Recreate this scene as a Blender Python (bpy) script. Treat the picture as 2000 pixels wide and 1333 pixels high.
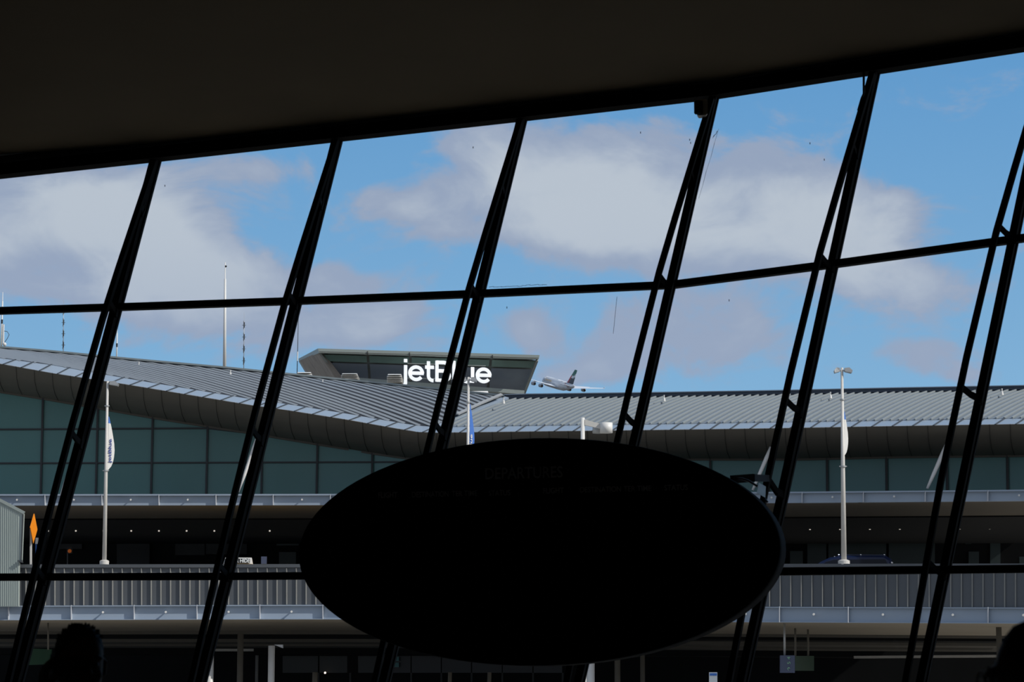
import bpy, bmesh, math, random
from mathutils import Vector, Matrix
random.seed(7)
for o in list(bpy.data.objects): bpy.data.objects.remove(o)
sc = bpy.context.scene
C = sc.collection
V = Vector
# ---------------------------------------------------------------- camera
F_PX = 5000.0
PITCH = math.radians(8.3)
CAM = V((0, 0, 1.45))
cam_d = bpy.data.cameras.new('camera'); cam = bpy.data.objects.new('camera', cam_d); C.objects.link(cam)
cam.location = CAM; cam.rotation_euler = (math.pi/2 + PITCH, 0, 0)
cam_d.sensor_width = 36; cam_d.lens = F_PX/2000*36; cam_d.clip_start = .1; cam_d.clip_end = 20000
cam_d.dof.use_dof = True; cam_d.dof.focus_distance = 55; cam_d.dof.aperture_fstop = 10
sc.camera = cam
sc.view_settings.view_transform = 'Standard'; sc.view_settings.look = 'None'
sc.view_settings.exposure = 0; sc.view_settings.gamma = 1; sc.view_settings.use_curve_mapping = False
FW = V((0, math.cos(PITCH), math.sin(PITCH))); UP = V((0, -math.sin(PITCH), math.cos(PITCH)))
def ray(u, v): return FW + V((1, 0, 0))*((u-1000)/F_PX) + UP*((666.5-v)/F_PX)
def P(u, v, Y):                       # world point seen in direction (u,v) at northing Y
    d = ray(u, v); return CAM + d*(Y/d.y)
# ---------------------------------------------------------------- sky
W = bpy.data.worlds.new('sky'); sc.world = W; W.use_nodes = True
nt = W.node_tree; nt.nodes.clear()
def N(tree, t, **k):
    n = tree.nodes.new(t)
    for a, b in k.items(): setattr(n, a, b)
    return n
def M(tree, op, a, b=None, c=None, clamp=False):
    n = N(tree, 'ShaderNodeMath', operation=op, use_clamp=clamp)
    for i, x in enumerate((a, b, c)):
        if x is None: continue
        if isinstance(x, (int, float)): n.inputs[i].default_value = x
        else: tree.links.new(x, n.inputs[i])
    return n.outputs[0]
def MR(tree, x, a, b, lo=0, hi=1, smooth=True):
    n = N(tree, 'ShaderNodeMapRange', interpolation_type='SMOOTHSTEP' if smooth else 'LINEAR')
    tree.links.new(x, n.inputs[0])
    for i, q in enumerate((a, b, lo, hi)): n.inputs[i+1].default_value = q
    return n.outputs[0]
def MIX(tree, f, a, b):
    n = N(tree, 'ShaderNodeMix', data_type='RGBA')
    for s, x in ((0, f), (6, a), (7, b)):
        if isinstance(x, (int, float)): n.inputs[s].default_value = x
        elif isinstance(x, tuple): n.inputs[s].default_value = (*x, 1)
        else: tree.links.new(x, n.inputs[s])
    return n.outputs[2]
tc = N(nt, 'ShaderNodeTexCoord'); sx = N(nt, 'ShaderNodeSeparateXYZ'); nt.links.new(tc.outputs['Generated'], sx.inputs[0])
ymax = M(nt, 'MAXIMUM', sx.outputs[1], .05)
a_ = M(nt, 'DIVIDE', sx.outputs[0], ymax); b_ = M(nt, 'DIVIDE', sx.outputs[2], ymax)
comb = N(nt, 'ShaderNodeCombineXYZ'); nt.links.new(a_, comb.inputs[0]); nt.links.new(M(nt, 'MULTIPLY', b_, 1.5), comb.inputs[1])
def noise(tree, vec, scale, detail=6, rough=.55, dist=0, w=None):
    n = N(tree, 'ShaderNodeTexNoise'); n.inputs['Scale'].default_value = scale; n.inputs['Detail'].default_value = detail
    n.inputs['Roughness'].default_value = rough; n.inputs['Distortion'].default_value = dist
    if vec is not None: tree.links.new(vec, n.inputs['Vector'])
    return n.outputs[0]
n1 = noise(nt, comb.outputs[0], 20, 9, .62, .5); n2 = noise(nt, comb.outputs[0], 9, 4, .5, .2)
n3 = noise(nt, comb.outputs[0], 60, 5, .6)
blobs = [(60,430,200,95,1.0),(200,400,110,70,.8),(-60,500,170,60,.7),(330,480,130,80,1.0),(455,545,160,55,.9),(240,570,120,40,.7),
 (475,335,110,34,.55),(960,300,75,60,.62),(1010,390,130,80,.8),(1190,360,180,105,1.0),(1150,460,180,55,.75),(1450,370,150,90,.95),(1600,430,130,90,.85),
 (1400,480,190,60,.8),(1740,460,90,60,.6),(1800,560,130,45,.6),(1690,520,90,55,.6),(790,400,100,36,.65),(880,450,100,26,.45),
 (650,635,140,55,.85),(770,625,100,40,.6),(670,550,80,30,.4),(380,620,120,40,.75),(80,560,90,22,.3),
 (1030,650,60,45,.5),(1190,690,110,55,.62),(1130,730,120,30,.5),(1290,600,130,45,.6),(1380,660,90,60,.45),(1480,680,90,60,.4),
 (1790,700,85,35,.62),(1630,735,50,28,.4),(1880,735,60,22,.3),(300,680,200,30,.25),(1750,385,35,18,.3)]
tot = None
for (u, v, ru, rv, w) in blobs:
    d = ray(u, v); ca, cb = d.x/d.y, d.z/d.y
    da = M(nt, 'MULTIPLY', M(nt, 'SUBTRACT', a_, ca), F_PX/ru); db = M(nt, 'MULTIPLY', M(nt, 'SUBTRACT', b_, cb), F_PX/rv)
    r2 = M(nt, 'ADD', M(nt, 'MULTIPLY', da, da), M(nt, 'MULTIPLY', db, db))
    g = M(nt, 'MULTIPLY', M(nt, 'EXPONENT', M(nt, 'MULTIPLY', r2, -.85)), w)
    tot = g if tot is None else M(nt, 'ADD', tot, g)
dens = M(nt, 'ADD', M(nt, 'MULTIPLY', tot, 1.22), M(nt, 'ADD', M(nt, 'MULTIPLY', M(nt, 'SUBTRACT', n1, .5), 2.6), M(nt, 'MULTIPLY', M(nt, 'SUBTRACT', n3, .5), .55)))
front = MR(nt, dens, .16, .74)
nb = noise(nt, tc.outputs['Generated'], 3.0, 6)
back = MR(nt, nb, .34, .52)
wf = MR(nt, sx.outputs[1], .7, .9)
mask = M(nt, 'ADD', M(nt, 'MULTIPLY', front, wf), M(nt, 'MULTIPLY', back, M(nt, 'SUBTRACT', 1, wf)))
el = MR(nt, sx.outputs[2], .1, .3, 0, 1, False)
blue = MIX(nt, el, (.25, .48, .72), (.085, .292, .61))
thick = MR(nt, M(nt, 'ADD', dens, M(nt, 'MULTIPLY', M(nt, 'SUBTRACT', n2, .5), 2.6)), .6, 1.75)
cloud = MIX(nt, thick, (.33, .395, .53), (.53, .585, .655))
hi_el = MR(nt, sx.outputs[2], .13, .2)
cloud = MIX(nt, hi_el, MIX(nt, .45, cloud, (.33, .40, .55)), cloud)
cloud = MIX(nt, wf, (.42, .44, .49), cloud)  # unseen sky behind the camera greyed to shape the ambient light
skyc = MIX(nt, M(nt, 'MULTIPLY', mask, .93), blue, cloud)
grd = MIX(nt, MR(nt, sx.outputs[2], -.02, .0), (.08, .08, .08), skyc)
bg = N(nt, 'ShaderNodeBackground'); nt.links.new(grd, bg.inputs[0]); bg.inputs[1].default_value = 1.0
wo = N(nt, 'ShaderNodeOutputWorld'); nt.links.new(bg.outputs[0], wo.inputs[0])
# ---------------------------------------------------------------- sun
sd = bpy.data.lights.new('sun', 'SUN'); sun = bpy.data.objects.new('sun', sd); C.objects.link(sun)
sun.location = (60, -20, 60)
sun.rotation_euler = V((.74, -.33, .58)).to_track_quat('Z', 'Y').to_euler()
sd.energy = 3.6; sd.angle = math.radians(.53); sd.color = (1, .965, .9)
# ---------------------------------------------------------------- materials
def mat(name, col, rough=.6, metal=0, var=.08, scale=3.0, bump=0, emit=None, spec=.5):
    m = bpy.data.materials.new(name); m.use_nodes = True; t = m.node_tree; b = t.nodes['Principled BSDF']
    b.inputs['Roughness'].default_value = rough; b.inputs['Metallic'].default_value = metal
    b.inputs['Specular IOR Level'].default_value = spec
    tcn = N(t, 'ShaderNodeTexCoord'); n = noise(t, tcn.outputs['Object'], scale, 4)
    lo = tuple(max(0, c*(1-var)) for c in col); hi = tuple(min(1, c*(1+var)) for c in col)
    t.links.new(MIX(t, n, lo, hi), b.inputs['Base Color'])
    if bump:
        bn = N(t, 'ShaderNodeBump'); bn.inputs['Strength'].default_value = bump; bn.inputs['Distance'].default_value = .02
        t.links.new(n, bn.inputs['Height']); t.links.new(bn.outputs[0], b.inputs['Normal'])
    if emit:
        b.inputs['Emission Color'].default_value = (*emit[0], 1); b.inputs['Emission Strength'].default_value = emit[1]
    return m
def glass(name, tint=.93):
    m = bpy.data.materials.new(name); m.use_nodes = True; t = m.node_tree; t.nodes.clear()
    tr = N(t, 'ShaderNodeBsdfTransparent'); tr.inputs[0].default_value = (tint, tint, tint, 1)
    gl = N(t, 'ShaderNodeBsdfGlossy'); gl.inputs['Roughness'].default_value = .02
    tcn = N(t, 'ShaderNodeTexCoord'); nn = noise(t, tcn.outputs['Object'], 1.5, 3)
    fr = N(t, 'ShaderNodeFresnel'); fr.inputs[0].default_value = 1.25
    mx = N(t, 'ShaderNodeMixShader'); t.links.new(M(t, 'MULTIPLY', fr.outputs[0], MR(t, nn, .3, .7, .8, 1.0)), mx.inputs[0])
    t.links.new(tr.outputs[0], mx.inputs[1]); t.links.new(gl.outputs[0], mx.inputs[2])
    o = N(t, 'ShaderNodeOutputMaterial'); t.links.new(mx.outputs[0], o.inputs[0])
    return m
K = {}
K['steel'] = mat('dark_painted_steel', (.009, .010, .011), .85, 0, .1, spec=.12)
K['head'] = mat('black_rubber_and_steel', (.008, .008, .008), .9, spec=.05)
K['headtrim'] = mat('grey_head_trim', (.10, .10, .10), .7, spec=.1)
K['glass'] = glass('window_glass', .985)
K['plaster'] = mat('warm_concrete_plaster', (.18, .135, .072), .9, 0, .1, 1.2, .2)
K['floor'] = mat('dark_penny_tile', (.13, .12, .11), .5, 0, .3, 30)
K['wall'] = mat('interior_wall_plaster', (.16, .14, .12), .9)
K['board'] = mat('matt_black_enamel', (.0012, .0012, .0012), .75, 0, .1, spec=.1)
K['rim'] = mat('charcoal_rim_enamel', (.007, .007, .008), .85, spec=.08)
K['boardtext'] = mat('dim_grey_lettering', (.5, .46, .44), .6)
K['boardflap'] = mat('unlit_flap_characters', (.012, .013, .012), .7, spec=.2)
K['paper'] = mat('white_paper', (.75, .78, .78), .8, 0, .2, 40)
K['white'] = mat('white_painted_metal', (.72, .71, .68), .45)
K['pole'] = mat('cream_painted_pole', (.62, .60, .56), .45)
K['galv'] = mat('galvanised_fitting', (.42, .43, .43), .4, .3)
K['roofL'] = mat('roof_rib_shade', (.02, .024, .032), .8)  # near-black base colour painted as the shade between the roof ribs
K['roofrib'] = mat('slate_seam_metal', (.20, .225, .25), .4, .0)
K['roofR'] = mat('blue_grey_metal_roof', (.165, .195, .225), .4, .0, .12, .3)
K['ribR'] = mat('pale_seam_metal', (.27, .30, .31), .45)
K['gutter'] = mat('pale_blue_eave_metal', (.27, .33, .40), .35, 0, .05)
K['ridge'] = mat('dark_ridge_metal', (.035, .05, .075), .5)
K['ridgeL'] = mat('grey_ridge_metal', (.24, .28, .29), .5)
K['soffit'] = mat('grey_brown_soffit_panel', (.175, .165, .145), .7, 0, .06, .5)
K['joint'] = mat('dark_panel_joint', (.055, .055, .052), .9)
K['tglass'] = mat('teal_curtain_glass', (.11, .275, .26), .25, 0, .2, .15)
K['mull'] = mat('grey_curtain_mullion', (.045, .05, .055), .5)
K['fascia'] = mat('blue_white_fascia_metal', (.32, .385, .47), .4, 0, .05, .7)
K['fin'] = mat('white_fascia_fin', (.55, .57, .6), .4)
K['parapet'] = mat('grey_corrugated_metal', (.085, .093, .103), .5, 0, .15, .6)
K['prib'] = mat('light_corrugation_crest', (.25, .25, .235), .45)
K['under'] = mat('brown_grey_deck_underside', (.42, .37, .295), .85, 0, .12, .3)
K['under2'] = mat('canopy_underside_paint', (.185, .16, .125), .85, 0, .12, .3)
K['beam'] = mat('brown_grey_beam_paint', (.15, .14, .12), .8)  # one even brown-grey paint
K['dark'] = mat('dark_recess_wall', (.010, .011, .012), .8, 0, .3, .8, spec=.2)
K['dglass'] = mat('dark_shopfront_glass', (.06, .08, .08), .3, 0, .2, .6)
K['pglass'] = mat('pale_shopfront_panel', (.12, .14, .14), .5, 0, .3, .9)
K['asphalt'] = mat('pale_concrete_paving', (.26, .245, .22), .9, 0, .2, 2)
K['concrete'] = mat('stained_concrete', (.33, .29, .25), .9, 0, .55, .9, .3)
K['cabglass'] = mat('slate_cab_glass', (.17, .20, .24), .25, 0, .3, .5)
K['cabglass2'] = mat('green_cab_glass', (.15, .24, .215), .2, 0, .25, .5)
K['cabmull'] = mat('olive_cab_mullion', (.27, .29, .275), .5)
K['cabcap'] = mat('pale_green_grey_cap', (.30, .34, .32), .5, 0, .06)
K['sign'] = mat('white_letter_added_glow', (.8, .82, .84), .4, emit=((.9, .95, 1), .55))  # emission added to make the sunlit white letters brighter
K['shed'] = mat('pale_grey_cladding', (.36, .41, .385), .5, 0, .05)
K['orange'] = mat('orange_sign_face', (.85, .26, .01), .5, 0, .12, 6)
K['green'] = mat('dark_green_sign_face', (.006, .05, .024), .5)
K['signgrey'] = mat('blue_grey_sign_face', (.07, .085, .14), .5)
K['teal'] = mat('teal_notice_sign', (.12, .33, .35), .5)
K['glyph_g'] = mat('pale_green_lettering', (.25, .5, .3), .5)
K['bluebanner'] = mat('blue_banner_cloth', (.05, .17, .55), .7)
K['bluetext'] = mat('navy_lettering', (.02, .05, .25), .6)
K['blacktext'] = mat('black_lettering', (.012, .012, .012), .6)
K['lamp'] = mat('lit_downlight', (.8, .8, .7), .5, emit=((1, .92, .8), .55))
K['redlamp'] = mat('lit_small_lamp', (.8, .5, .4), .5, emit=((1, .8, .65), 3))
K['orangelamp'] = mat('orange_signal_lens', (.5, .1, .01), .5, emit=((1, .25, .05), .12))
K['navycar'] = mat('navy_car_paint', (.006, .014, .05), .3, .1)
K['yellowcar'] = mat('yellow_car_paint', (.7, .42, .03), .25)
K['carglass'] = mat('dark_car_glass', (.006, .008, .015), .3, spec=.25)
K['tyre'] = mat('black_tyre_rubber', (.02, .02, .02), .9)
K['chrome'] = mat('chrome_trim', (.7, .7, .7), .15, 1)
K['skin'] = mat('skin', (.36, .19, .13), .6, 0, .06, 20, spec=.2)
K['hair'] = mat('dark_hair', (.012, .010, .009), .7, 0, .3, 60, .5)
K['jacket'] = mat('black_jacket_cloth', (.012, .012, .014), .9, 0, .2, 30)
K['shirt'] = mat('charcoal_jumper_cloth', (.02, .018, .02), .9, 0, .2, 30)
K['trousers'] = mat('dark_trouser_cloth', (.02, .022, .03), .9, 0, .2, 30)
K['shoe'] = mat('black_shoe_leather', (.01, .01, .01), .4)
K['phone'] = mat('black_phone_plastic', (.01, .01, .01), .3)
K['eye'] = mat('eye_white', (.5, .5, .48), .3)
K['iris'] = mat('dark_iris', (.02, .015, .01), .2)
K['lip'] = mat('lip', (.30, .11, .09), .5)
K['cream'] = mat('aged_cream_plastic', (.8, .76, .68), .5)
K['pale_engine'] = mat('grey_engine_cowl', (.35, .37, .4), .4)
K['plane'] = mat('white_aircraft_skin', (.62, .66, .72), .4, 0, .03)
def paper(name, col):
    m = mat(name, col, .8, 0, .2, 60); t = m.node_tree; b = t.nodes['Principled BSDF']; tl = N(t, 'ShaderNodeBsdfTranslucent')
    tl.inputs[0].default_value = (*col, 1); mx = N(t, 'ShaderNodeMixShader'); mx.inputs[0].default_value = .9
    t.links.new(b.outputs[0], mx.inputs[1]); t.links.new(tl.outputs[0], mx.inputs[2]); t.links.new(mx.outputs[0], t.nodes['Material Output'].inputs[0]); return m
K['tagpaper'] = paper('thin_tag_paper', (.88, .94, .96))
K['smudge'] = mat('dried_smear', (.02, .02, .025), .9)
# ---------------------------------------------------------------- mesh helpers
class MB:
    def __init__(s): s.v = []; s.f = []; s.mi = []
    def face(s, pts, m=0):
        i = len(s.v); s.v += [V(p) for p in pts]; s.f.append(tuple(range(i, i+len(pts)))); s.mi.append(m); return s
    def hexa(s, a, b, m=0):          # a,b : two matching loops -> closed prism
        i = len(s.v); n = len(a); s.v += [V(p) for p in a]+[V(p) for p in b]
        s.f.append(tuple(range(i+n-1, i-1, -1))); s.f.append(tuple(range(i+n, i+2*n))); s.mi += [m, m]
        for k in range(n):
            l = (k+1) % n; s.f.append((i+k, i+l, i+n+l, i+n+k)); s.mi.append(m)
        return s
    def beam(s, p0, p1, w, h, side, m=0):      # w along side, h along the third axis
        p0 = V(p0); p1 = V(p1); ax = (p1-p0).normalized(); sd_ = V(side); sd_ = (sd_-ax*sd_.dot(ax)).normalized(); up = ax.cross(sd_)
        q = [sd_*(x*w/2)+up*(y*h/2) for x, y in ((-1,-1),(1,-1),(1,1),(-1,1))]
        return s.hexa([p0+k for k in q], [p1+k for k in q], m)
    def box(s, c, size, m=0, rz=0):
        c = V(c); x, y, z = (k/2 for k in size); R = Matrix.Rotation(rz, 3, 'Z')
        b = [R @ V(p) for p in ((-x,-y,-z),(x,-y,-z),(x,y,-z),(-x,y,-z))]
        return s.hexa([c+p for p in b], [c+p+V((0,0,2*z)) for p in b], m)
    def tube(s, pts, radii, n=12, m=0, ref=None, caps=True):    # radii: r or (ra, rb)
        pts = [V(p) for p in pts]
        if not isinstance(radii, (list, tuple)): radii = [radii]*len(pts)
        i0 = len(s.v); prev = None
        for k, p in enumerate(pts):
            t = (pts[min(k+1, len(pts)-1)]-pts[max(k-1, 0)]).normalized()
            r_ = V(ref) if ref is not None else (prev if prev is not None else (V((1,0,0)) if abs(t.x) < .9 else V((0,1,0))))
            a = (r_-t*r_.dot(t)).normalized(); b = t.cross(a); prev = a
            r = radii[k]; ra, rb = r if isinstance(r, tuple) else (r, r)
            for j in range(n):
                an = 2*math.pi*j/n; s.v.append(p+a*(math.cos(an)*ra)+b*(math.sin(an)*rb))
        for k in range(len(pts)-1):
            for j in range(n):
                l = (j+1) % n; s.f.append((i0+k*n+j, i0+k*n+l, i0+(k+1)*n+l, i0+(k+1)*n+j)); s.mi.append(m)
        if caps:
            s.f.append(tuple(i0+j for j in range(n-1, -1, -1))); s.mi.append(m)
            e = i0+(len(pts)-1)*n; s.f.append(tuple(e+j for j in range(n))); s.mi.append(m)
        return s
    def ball(s, c, r, m=0, nu=14, nv=9):
        c = V(c); r = r if isinstance(r, tuple) else (r, r, r); pts = []; rad = []
        i0 = len(s.v)
        for a in range(nv+1):
            th = math.pi*a/nv
            for b in range(nu):
                ph = 2*math.pi*b/nu
                s.v.append(c+V((r[0]*math.sin(th)*math.cos(ph), r[1]*math.sin(th)*math.sin(ph), -r[2]*math.cos(th))))
        for a in range(nv):
            for b in range(nu):
                l = (b+1) % nu; s.f.append((i0+a*nu+b, i0+a*nu+l, i0+(a+1)*nu+l, i0+(a+1)*nu+b)); s.mi.append(m)
        return s
    def build(s, name, mats, parent=None, smooth=False, bevel=0):
        me = bpy.data.meshes.new(name); me.from_pydata([tuple(p) for p in s.v], [], s.f); me.update()
        if not isinstance(mats, (list, tuple)): mats = [mats]
        for m in mats: me.materials.append(m)
        for p, k in zip(me.polygons, s.mi): p.material_index = k; p.use_smooth = smooth
        bm = bmesh.new(); bm.from_mesh(me); bmesh.ops.remove_doubles(bm, verts=bm.verts, dist=1e-5)
        bmesh.ops.recalc_face_normals(bm, faces=bm.faces); bm.to_mesh(me); bm.free()
        o = bpy.data.objects.new(name, me); C.objects.link(o)
        if parent is not None:
            o.parent = parent; o.matrix_parent_inverse = parent_inv(parent)
        if bevel:
            md = o.modifiers.new('b', 'BEVEL'); md.width = bevel; md.segments = 2; md.limit_method = 'ANGLE'
        return o
def parent_inv(p):
    m = Matrix.Identity(4); q = p
    chain = []
    while q is not None: chain.append(q); q = q.parent
    for q in reversed(chain): m = m @ q.matrix_parent_inverse @ Matrix.LocRotScale(q.location, q.rotation_euler, q.scale)
    return m.inverted()
def tag(o, label=None, cat=None, group=None, kind=None):
    for k, x in (('label', label), ('category', cat), ('group', group), ('kind', kind)):
        if x: o[k] = x
    return o
def empty(name, loc, label=None, cat=None, group=None, kind=None):
    o = bpy.data.objects.new(name, None); o.empty_display_size = .2; C.objects.link(o); o.location = loc
    return tag(o, label, cat, group, kind)
def plabel(o, l): o['label'] = l; return o
def text_mb(mb, s, origin, right, up, size, depth=.01, align='LEFT', bold=0, m=0, width=None):
    cu = bpy.data.curves.new('t', 'FONT'); cu.body = s; cu.size = 1; cu.extrude = 0; cu.align_x = align; cu.offset = bold; cu.resolution_u = 3
    o = bpy.data.objects.new('t', cu); C.objects.link(o); bpy.context.view_layer.update()
    me = bpy.data.meshes.new_from_object(o.evaluated_get(bpy.context.evaluated_depsgraph_get()))
    right = V(right).normalized(); up = V(up).normalized(); nrm = right.cross(up)
    xs = [v.co.x for v in me.vertices] or [0, 1]
    kx = size if width is None else width/(max(xs)-min(xs))
    i = len(mb.v); n = len(me.vertices)
    for off in (0, depth):
        mb.v += [V(origin)+right*(v.co.x*kx)+up*(v.co.y*size)+nrm*off for v in me.vertices]
    for p in me.polygons:
        vs = list(p.vertices); mb.f.append(tuple(i+n+k for k in vs)); mb.mi.append(m)
        mb.f.append(tuple(i+k for k in reversed(vs))); mb.mi.append(m)
    cnt = {}
    for p in me.polygons:
        vs = list(p.vertices)
        for a, b in zip(vs, vs[1:]+vs[:1]): cnt[(a, b)] = 1
    for (a, b) in cnt:
        if (b, a) not in cnt: mb.f.append((i+a, i+b, i+n+b, i+n+a)); mb.mi.append(m)
    bpy.data.objects.remove(o); bpy.data.curves.remove(cu); bpy.data.meshes.remove(me)
    return mb
def lerp(a, b, t): return a+(b-a)*t
def pl(tab, x):                       # piecewise-linear table
    if x <= tab[0][0]: (x0, y0), (x1, y1) = tab[0], tab[1]
    elif x >= tab[-1][0]: (x0, y0), (x1, y1) = tab[-2], tab[-1]
    else:
        for (x0, y0), (x1, y1) in zip(tab, tab[1:]):
            if x0 <= x <= x1: break
    return y0+(y1-y0)*(x-x0)/(x1-x0)
# ================================================================ THE ROOM: leaning window wall
A1, A2, LEAN, YB, XB = .20, .36, .22, 20.2, 1.15
def PW(u, v, off=0.0):                # point on the window wall (off = distance towards the room)
    d = ray(u, v); a = A1 if u < 1330 else A2
    n = V((a, 1, -LEAN)); q = V((XB, YB, CAM.z+3.5)); ln = n.length
    t = ((q-CAM).dot(n) - off*ln)/d.dot(n)
    return CAM+d*t
def tang(u): a = A1 if u < 1330 else A2; return V((1, -a, 0)).normalized()
def nin(u): a = A1 if u < 1330 else A2; return V((-a, -1, LEAN)).normalized()
# mullion centre lines: (u at v=600, slope du/dv, v where it meets the head, strut gap, strut bracket heights)
MU = [(-117, -.27, 362, 28, (405, 600, 845, 1112)), (230, -.2644, 314, 28, (392, 585, 842, 1108)), (578, -.2514, 272, 28, (378, 570, 836, 1100)),
      (931, -.244, 232, 28, (355, 555, 825, 1095)), (1301, -.2303, 192, 35, (330, 536, 808, 1095)), (1610, -.2167, 140, 38, (277, 497, 780, 1098)),
      (1953, -.2074, 86, 45, (235, 440, 755, 1097)), (2312, -.2, 30, 48, (200, 400, 740, 1095))]
def mu(i, v): q = MU[i]; return q[0]+(v-600)*q[1]
HEADV = [(-400, 388), (0, 347), (300, 314), (650, 275), (1008, 235), (1385, 192), (1700, 143), (2000, 97), (2500, 18)]
T1V = [(-400, 619), (0, 607.5), (232, 600), (577, 588), (933, 574), (1308, 557), (1635, 515), (1985, 467), (2400, 412)]
T2V = [(-400, 1130), (0, 1128), (600, 1126), (1540, 1117), (2000, 1112), (2400, 1107)]
def vfloor(i, z=0.02):
    lo, hi = 1333, 2400
    for _ in range(40):
        m_ = (lo+hi)/2
        if PW(mu(i, m_), m_).z > z: lo = m_
        else: hi = m_
    return lo
VF = [vfloor(i) for i in range(8)]
VT = [0]*8
for i in range(8):
    v = 200
    for _ in range(30): v = pl(HEADV, mu(i, v))
    VT[i] = v
def tv(tab, i):
    v = 600
    for _ in range(30): v = pl(tab, mu(i, v))
    return v
T1 = [tv(T1V, i) for i in range(8)]; T2 = [tv(T2V, i) for i in range(8)]
winempties = []
def strut_prof(t):
    return pl([(0, .12), (.12, .42), (.28, .82), (.5, 1), (.68, 1), (1, .72), (1.45, .25)], t)
for b in range(7):                    # seven bays
    i, j = b, b+1
    w = empty('window_%d' % (b+1), PW(mu(j, VF[j]), VF[j]), kind='structure'); winempties.append(w)
    # panes
    rows = [(VT, T1), (T1, T2), (T2, VF)]
    for top, bot in rows:
        q = [PW(mu(i, top[i]), top[i]), PW(mu(j, top[j]), top[j]), PW(mu(j, bot[j]), bot[j]), PW(mu(i, bot[i]), bot[i])]
        n_ = nin(mu(j, 600)-200)
        MB().hexa([p-n_*.006 for p in q], [p+n_*.006 for p in q]).build('pane', K['glass'], w)
    # transoms
    for tt, th in ((T1, .056), (T2, .058)):
        p0 = PW(mu(i, tt[i]), tt[i], .03); p1 = PW(mu(j, tt[j]), tt[j], .03); ax = (p1-p0).normalized()
        mb = MB().beam(p0, p1, th, .06, V((0, 0, 1))); mb.beam(p0-V((0,0,0))-nin(mu(j,600)-200)*.03, p1-nin(mu(j,600)-200)*.03, th*.75, .05, V((0, 0, 1)))
        mb.build('transom', K['steel'], w)
    # head rail, double stepped
    p0 = PW(mu(i, VT[i]), VT[i]-12, .06); p1 = PW(mu(j, VT[j]), VT[j]-12, .06)
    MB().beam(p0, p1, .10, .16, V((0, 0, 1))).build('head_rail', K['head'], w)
    MB().beam(p0+V((0, -.09, .078)), p1+V((0, -.09, .078)), .055, .06, V((0, 0, 1))).build('head_trim', K['headtrim'], w)
    # mullion on the right of this bay (and one at the far left)
    for k in ([0, 1] if b == 0 else [j]):
        vt = VT[k]-6; vf = VF[k]; uu = mu(k, 600)
        m1 = MB()
        n_ = nin(uu); tg = tang(uu)
        p0 = PW(mu(k, vt), vt); p1 = PW(mu(k, vf), vf)
        m1.beam(p0+n_*.045, p1+n_*.045, .057, .07, tg)       # main tube
        m1.beam(p0-n_*.012, p1-n_*.012, .072, .035, tg)      # glazing cap
        m1.beam(p0+n_*.083, p1+n_*.083, .022, .012, tg)       # inner fillet
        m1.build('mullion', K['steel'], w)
        # bowed strut in front of it
        gap = MU[k][3]; pts = []
        nseg = 14
        for s_ in range(nseg+1):
            v = lerp(vt+8, vf, s_/nseg); t = (v-vt)/(1333-vt); pr = strut_prof(t)
            pts.append(PW(mu(k, v)-gap*pr, v, .10+.22*pr))
        st = MB()
        for a, c in zip(pts, pts[1:]): st.beam(a, c+(c-a)*.004, .044, .045, tg)
        st.build('strut', K['steel'], w)
        for vb in MU[k][4]:
            t = (vb-vt)/(1333-vt); pr = strut_prof(t)
            a = PW(mu(k, vb)-gap*pr, vb, .10+.22*pr); c = PW(mu(k, vb+26), vb+26, .06)
            mid = lerp(a, c, .5)+V((0, 0, -.012))
            MB().beam(a, mid, .018, .05, tg).beam(mid, c, .018, .05, tg).beam(lerp(a, c, .85), c, .03, .10, tg).build('strut_bracket', K['steel'], w)
# dried smears on two panes
sm = MB()
for (u0, v0, u1, v1, wd) in ((1404, 252, 1365, 388, .0035), (1402, 256, 1392, 270, .006), (1388, 262, 1384, 275, .003)):
    pr = [PW(lerp(u0, u1, t)+random.uniform(-1, 1), lerp(v0, v1, t), .008) for t in (0, .2, .4, .6, .8, 1)]
    for a, c in zip(pr, pr[1:]): sm.beam(a, c, wd*random.uniform(.4, 1), .001, tang(u0))
sm.build('smear', K['smudge'], winempties[4])
sm = MB()
for (u0, v0) in ((322, 365), (924, 290), (1251, 261), (1347, 275), (1349, 281), (990, 603), (1582, 282), (1610, 314), (1424, 589)):
    p = PW(u0, v0, .008); sm.beam(p, p+V((0, 0, .016)), .006, .001, tang(u0))
for a in range(14):
    u0 = 955+a*8; v0 = 562-a*.45+random.uniform(-1, 1); sm.beam(PW(u0, v0, .008), PW(u0+9, v0-.5+random.uniform(-1, 1), .008), .003, .001, V((0, 0, 1)))
for a in range(6):
    sm.beam(PW(1205-a*1.2, 580+a*12, .008), PW(1205-(a+1)*1.2, 580+(a+1)*12, .008), .003, .001, V((1, 0, 0)))
sm.build('smear', K['smudge'], winempties[3])
# room shell
XL = PW(mu(0, 900), 900).x-.1; XR = 5.6
YBK = -7.0
hl = []
for i in range(8):
    hl.append(PW(mu(i, VT[i]-30), VT[i]-30, .12))
hl[0] = hl[0]+V((-1.5, 0, 0)); hl[-1] = hl[-1]+V((1.2, 0, 0))
XL = hl[0].x-.02; XR = hl[-1].x+.02
cl = MB(); ns = 16
rows = []
for p in hl:
    r = []
    for s_ in range(ns+1):
        t = s_/ns; y = lerp(p.y, YBK, t)
        r.append(V((p.x, y, p.z+1.5*math.sin(t*math.pi*.55)-.0*t)))
    rows.append(r)
for a, c in zip(rows, rows[1:]):
    for s_ in range(ns):
        q = [a[s_], c[s_], c[s_+1], a[s_+1]]; cl.hexa(q, [p+V((0, 0, .35)) for p in q])
tag(cl.build('ceiling', K['plaster'], smooth=False), kind='structure')
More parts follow.
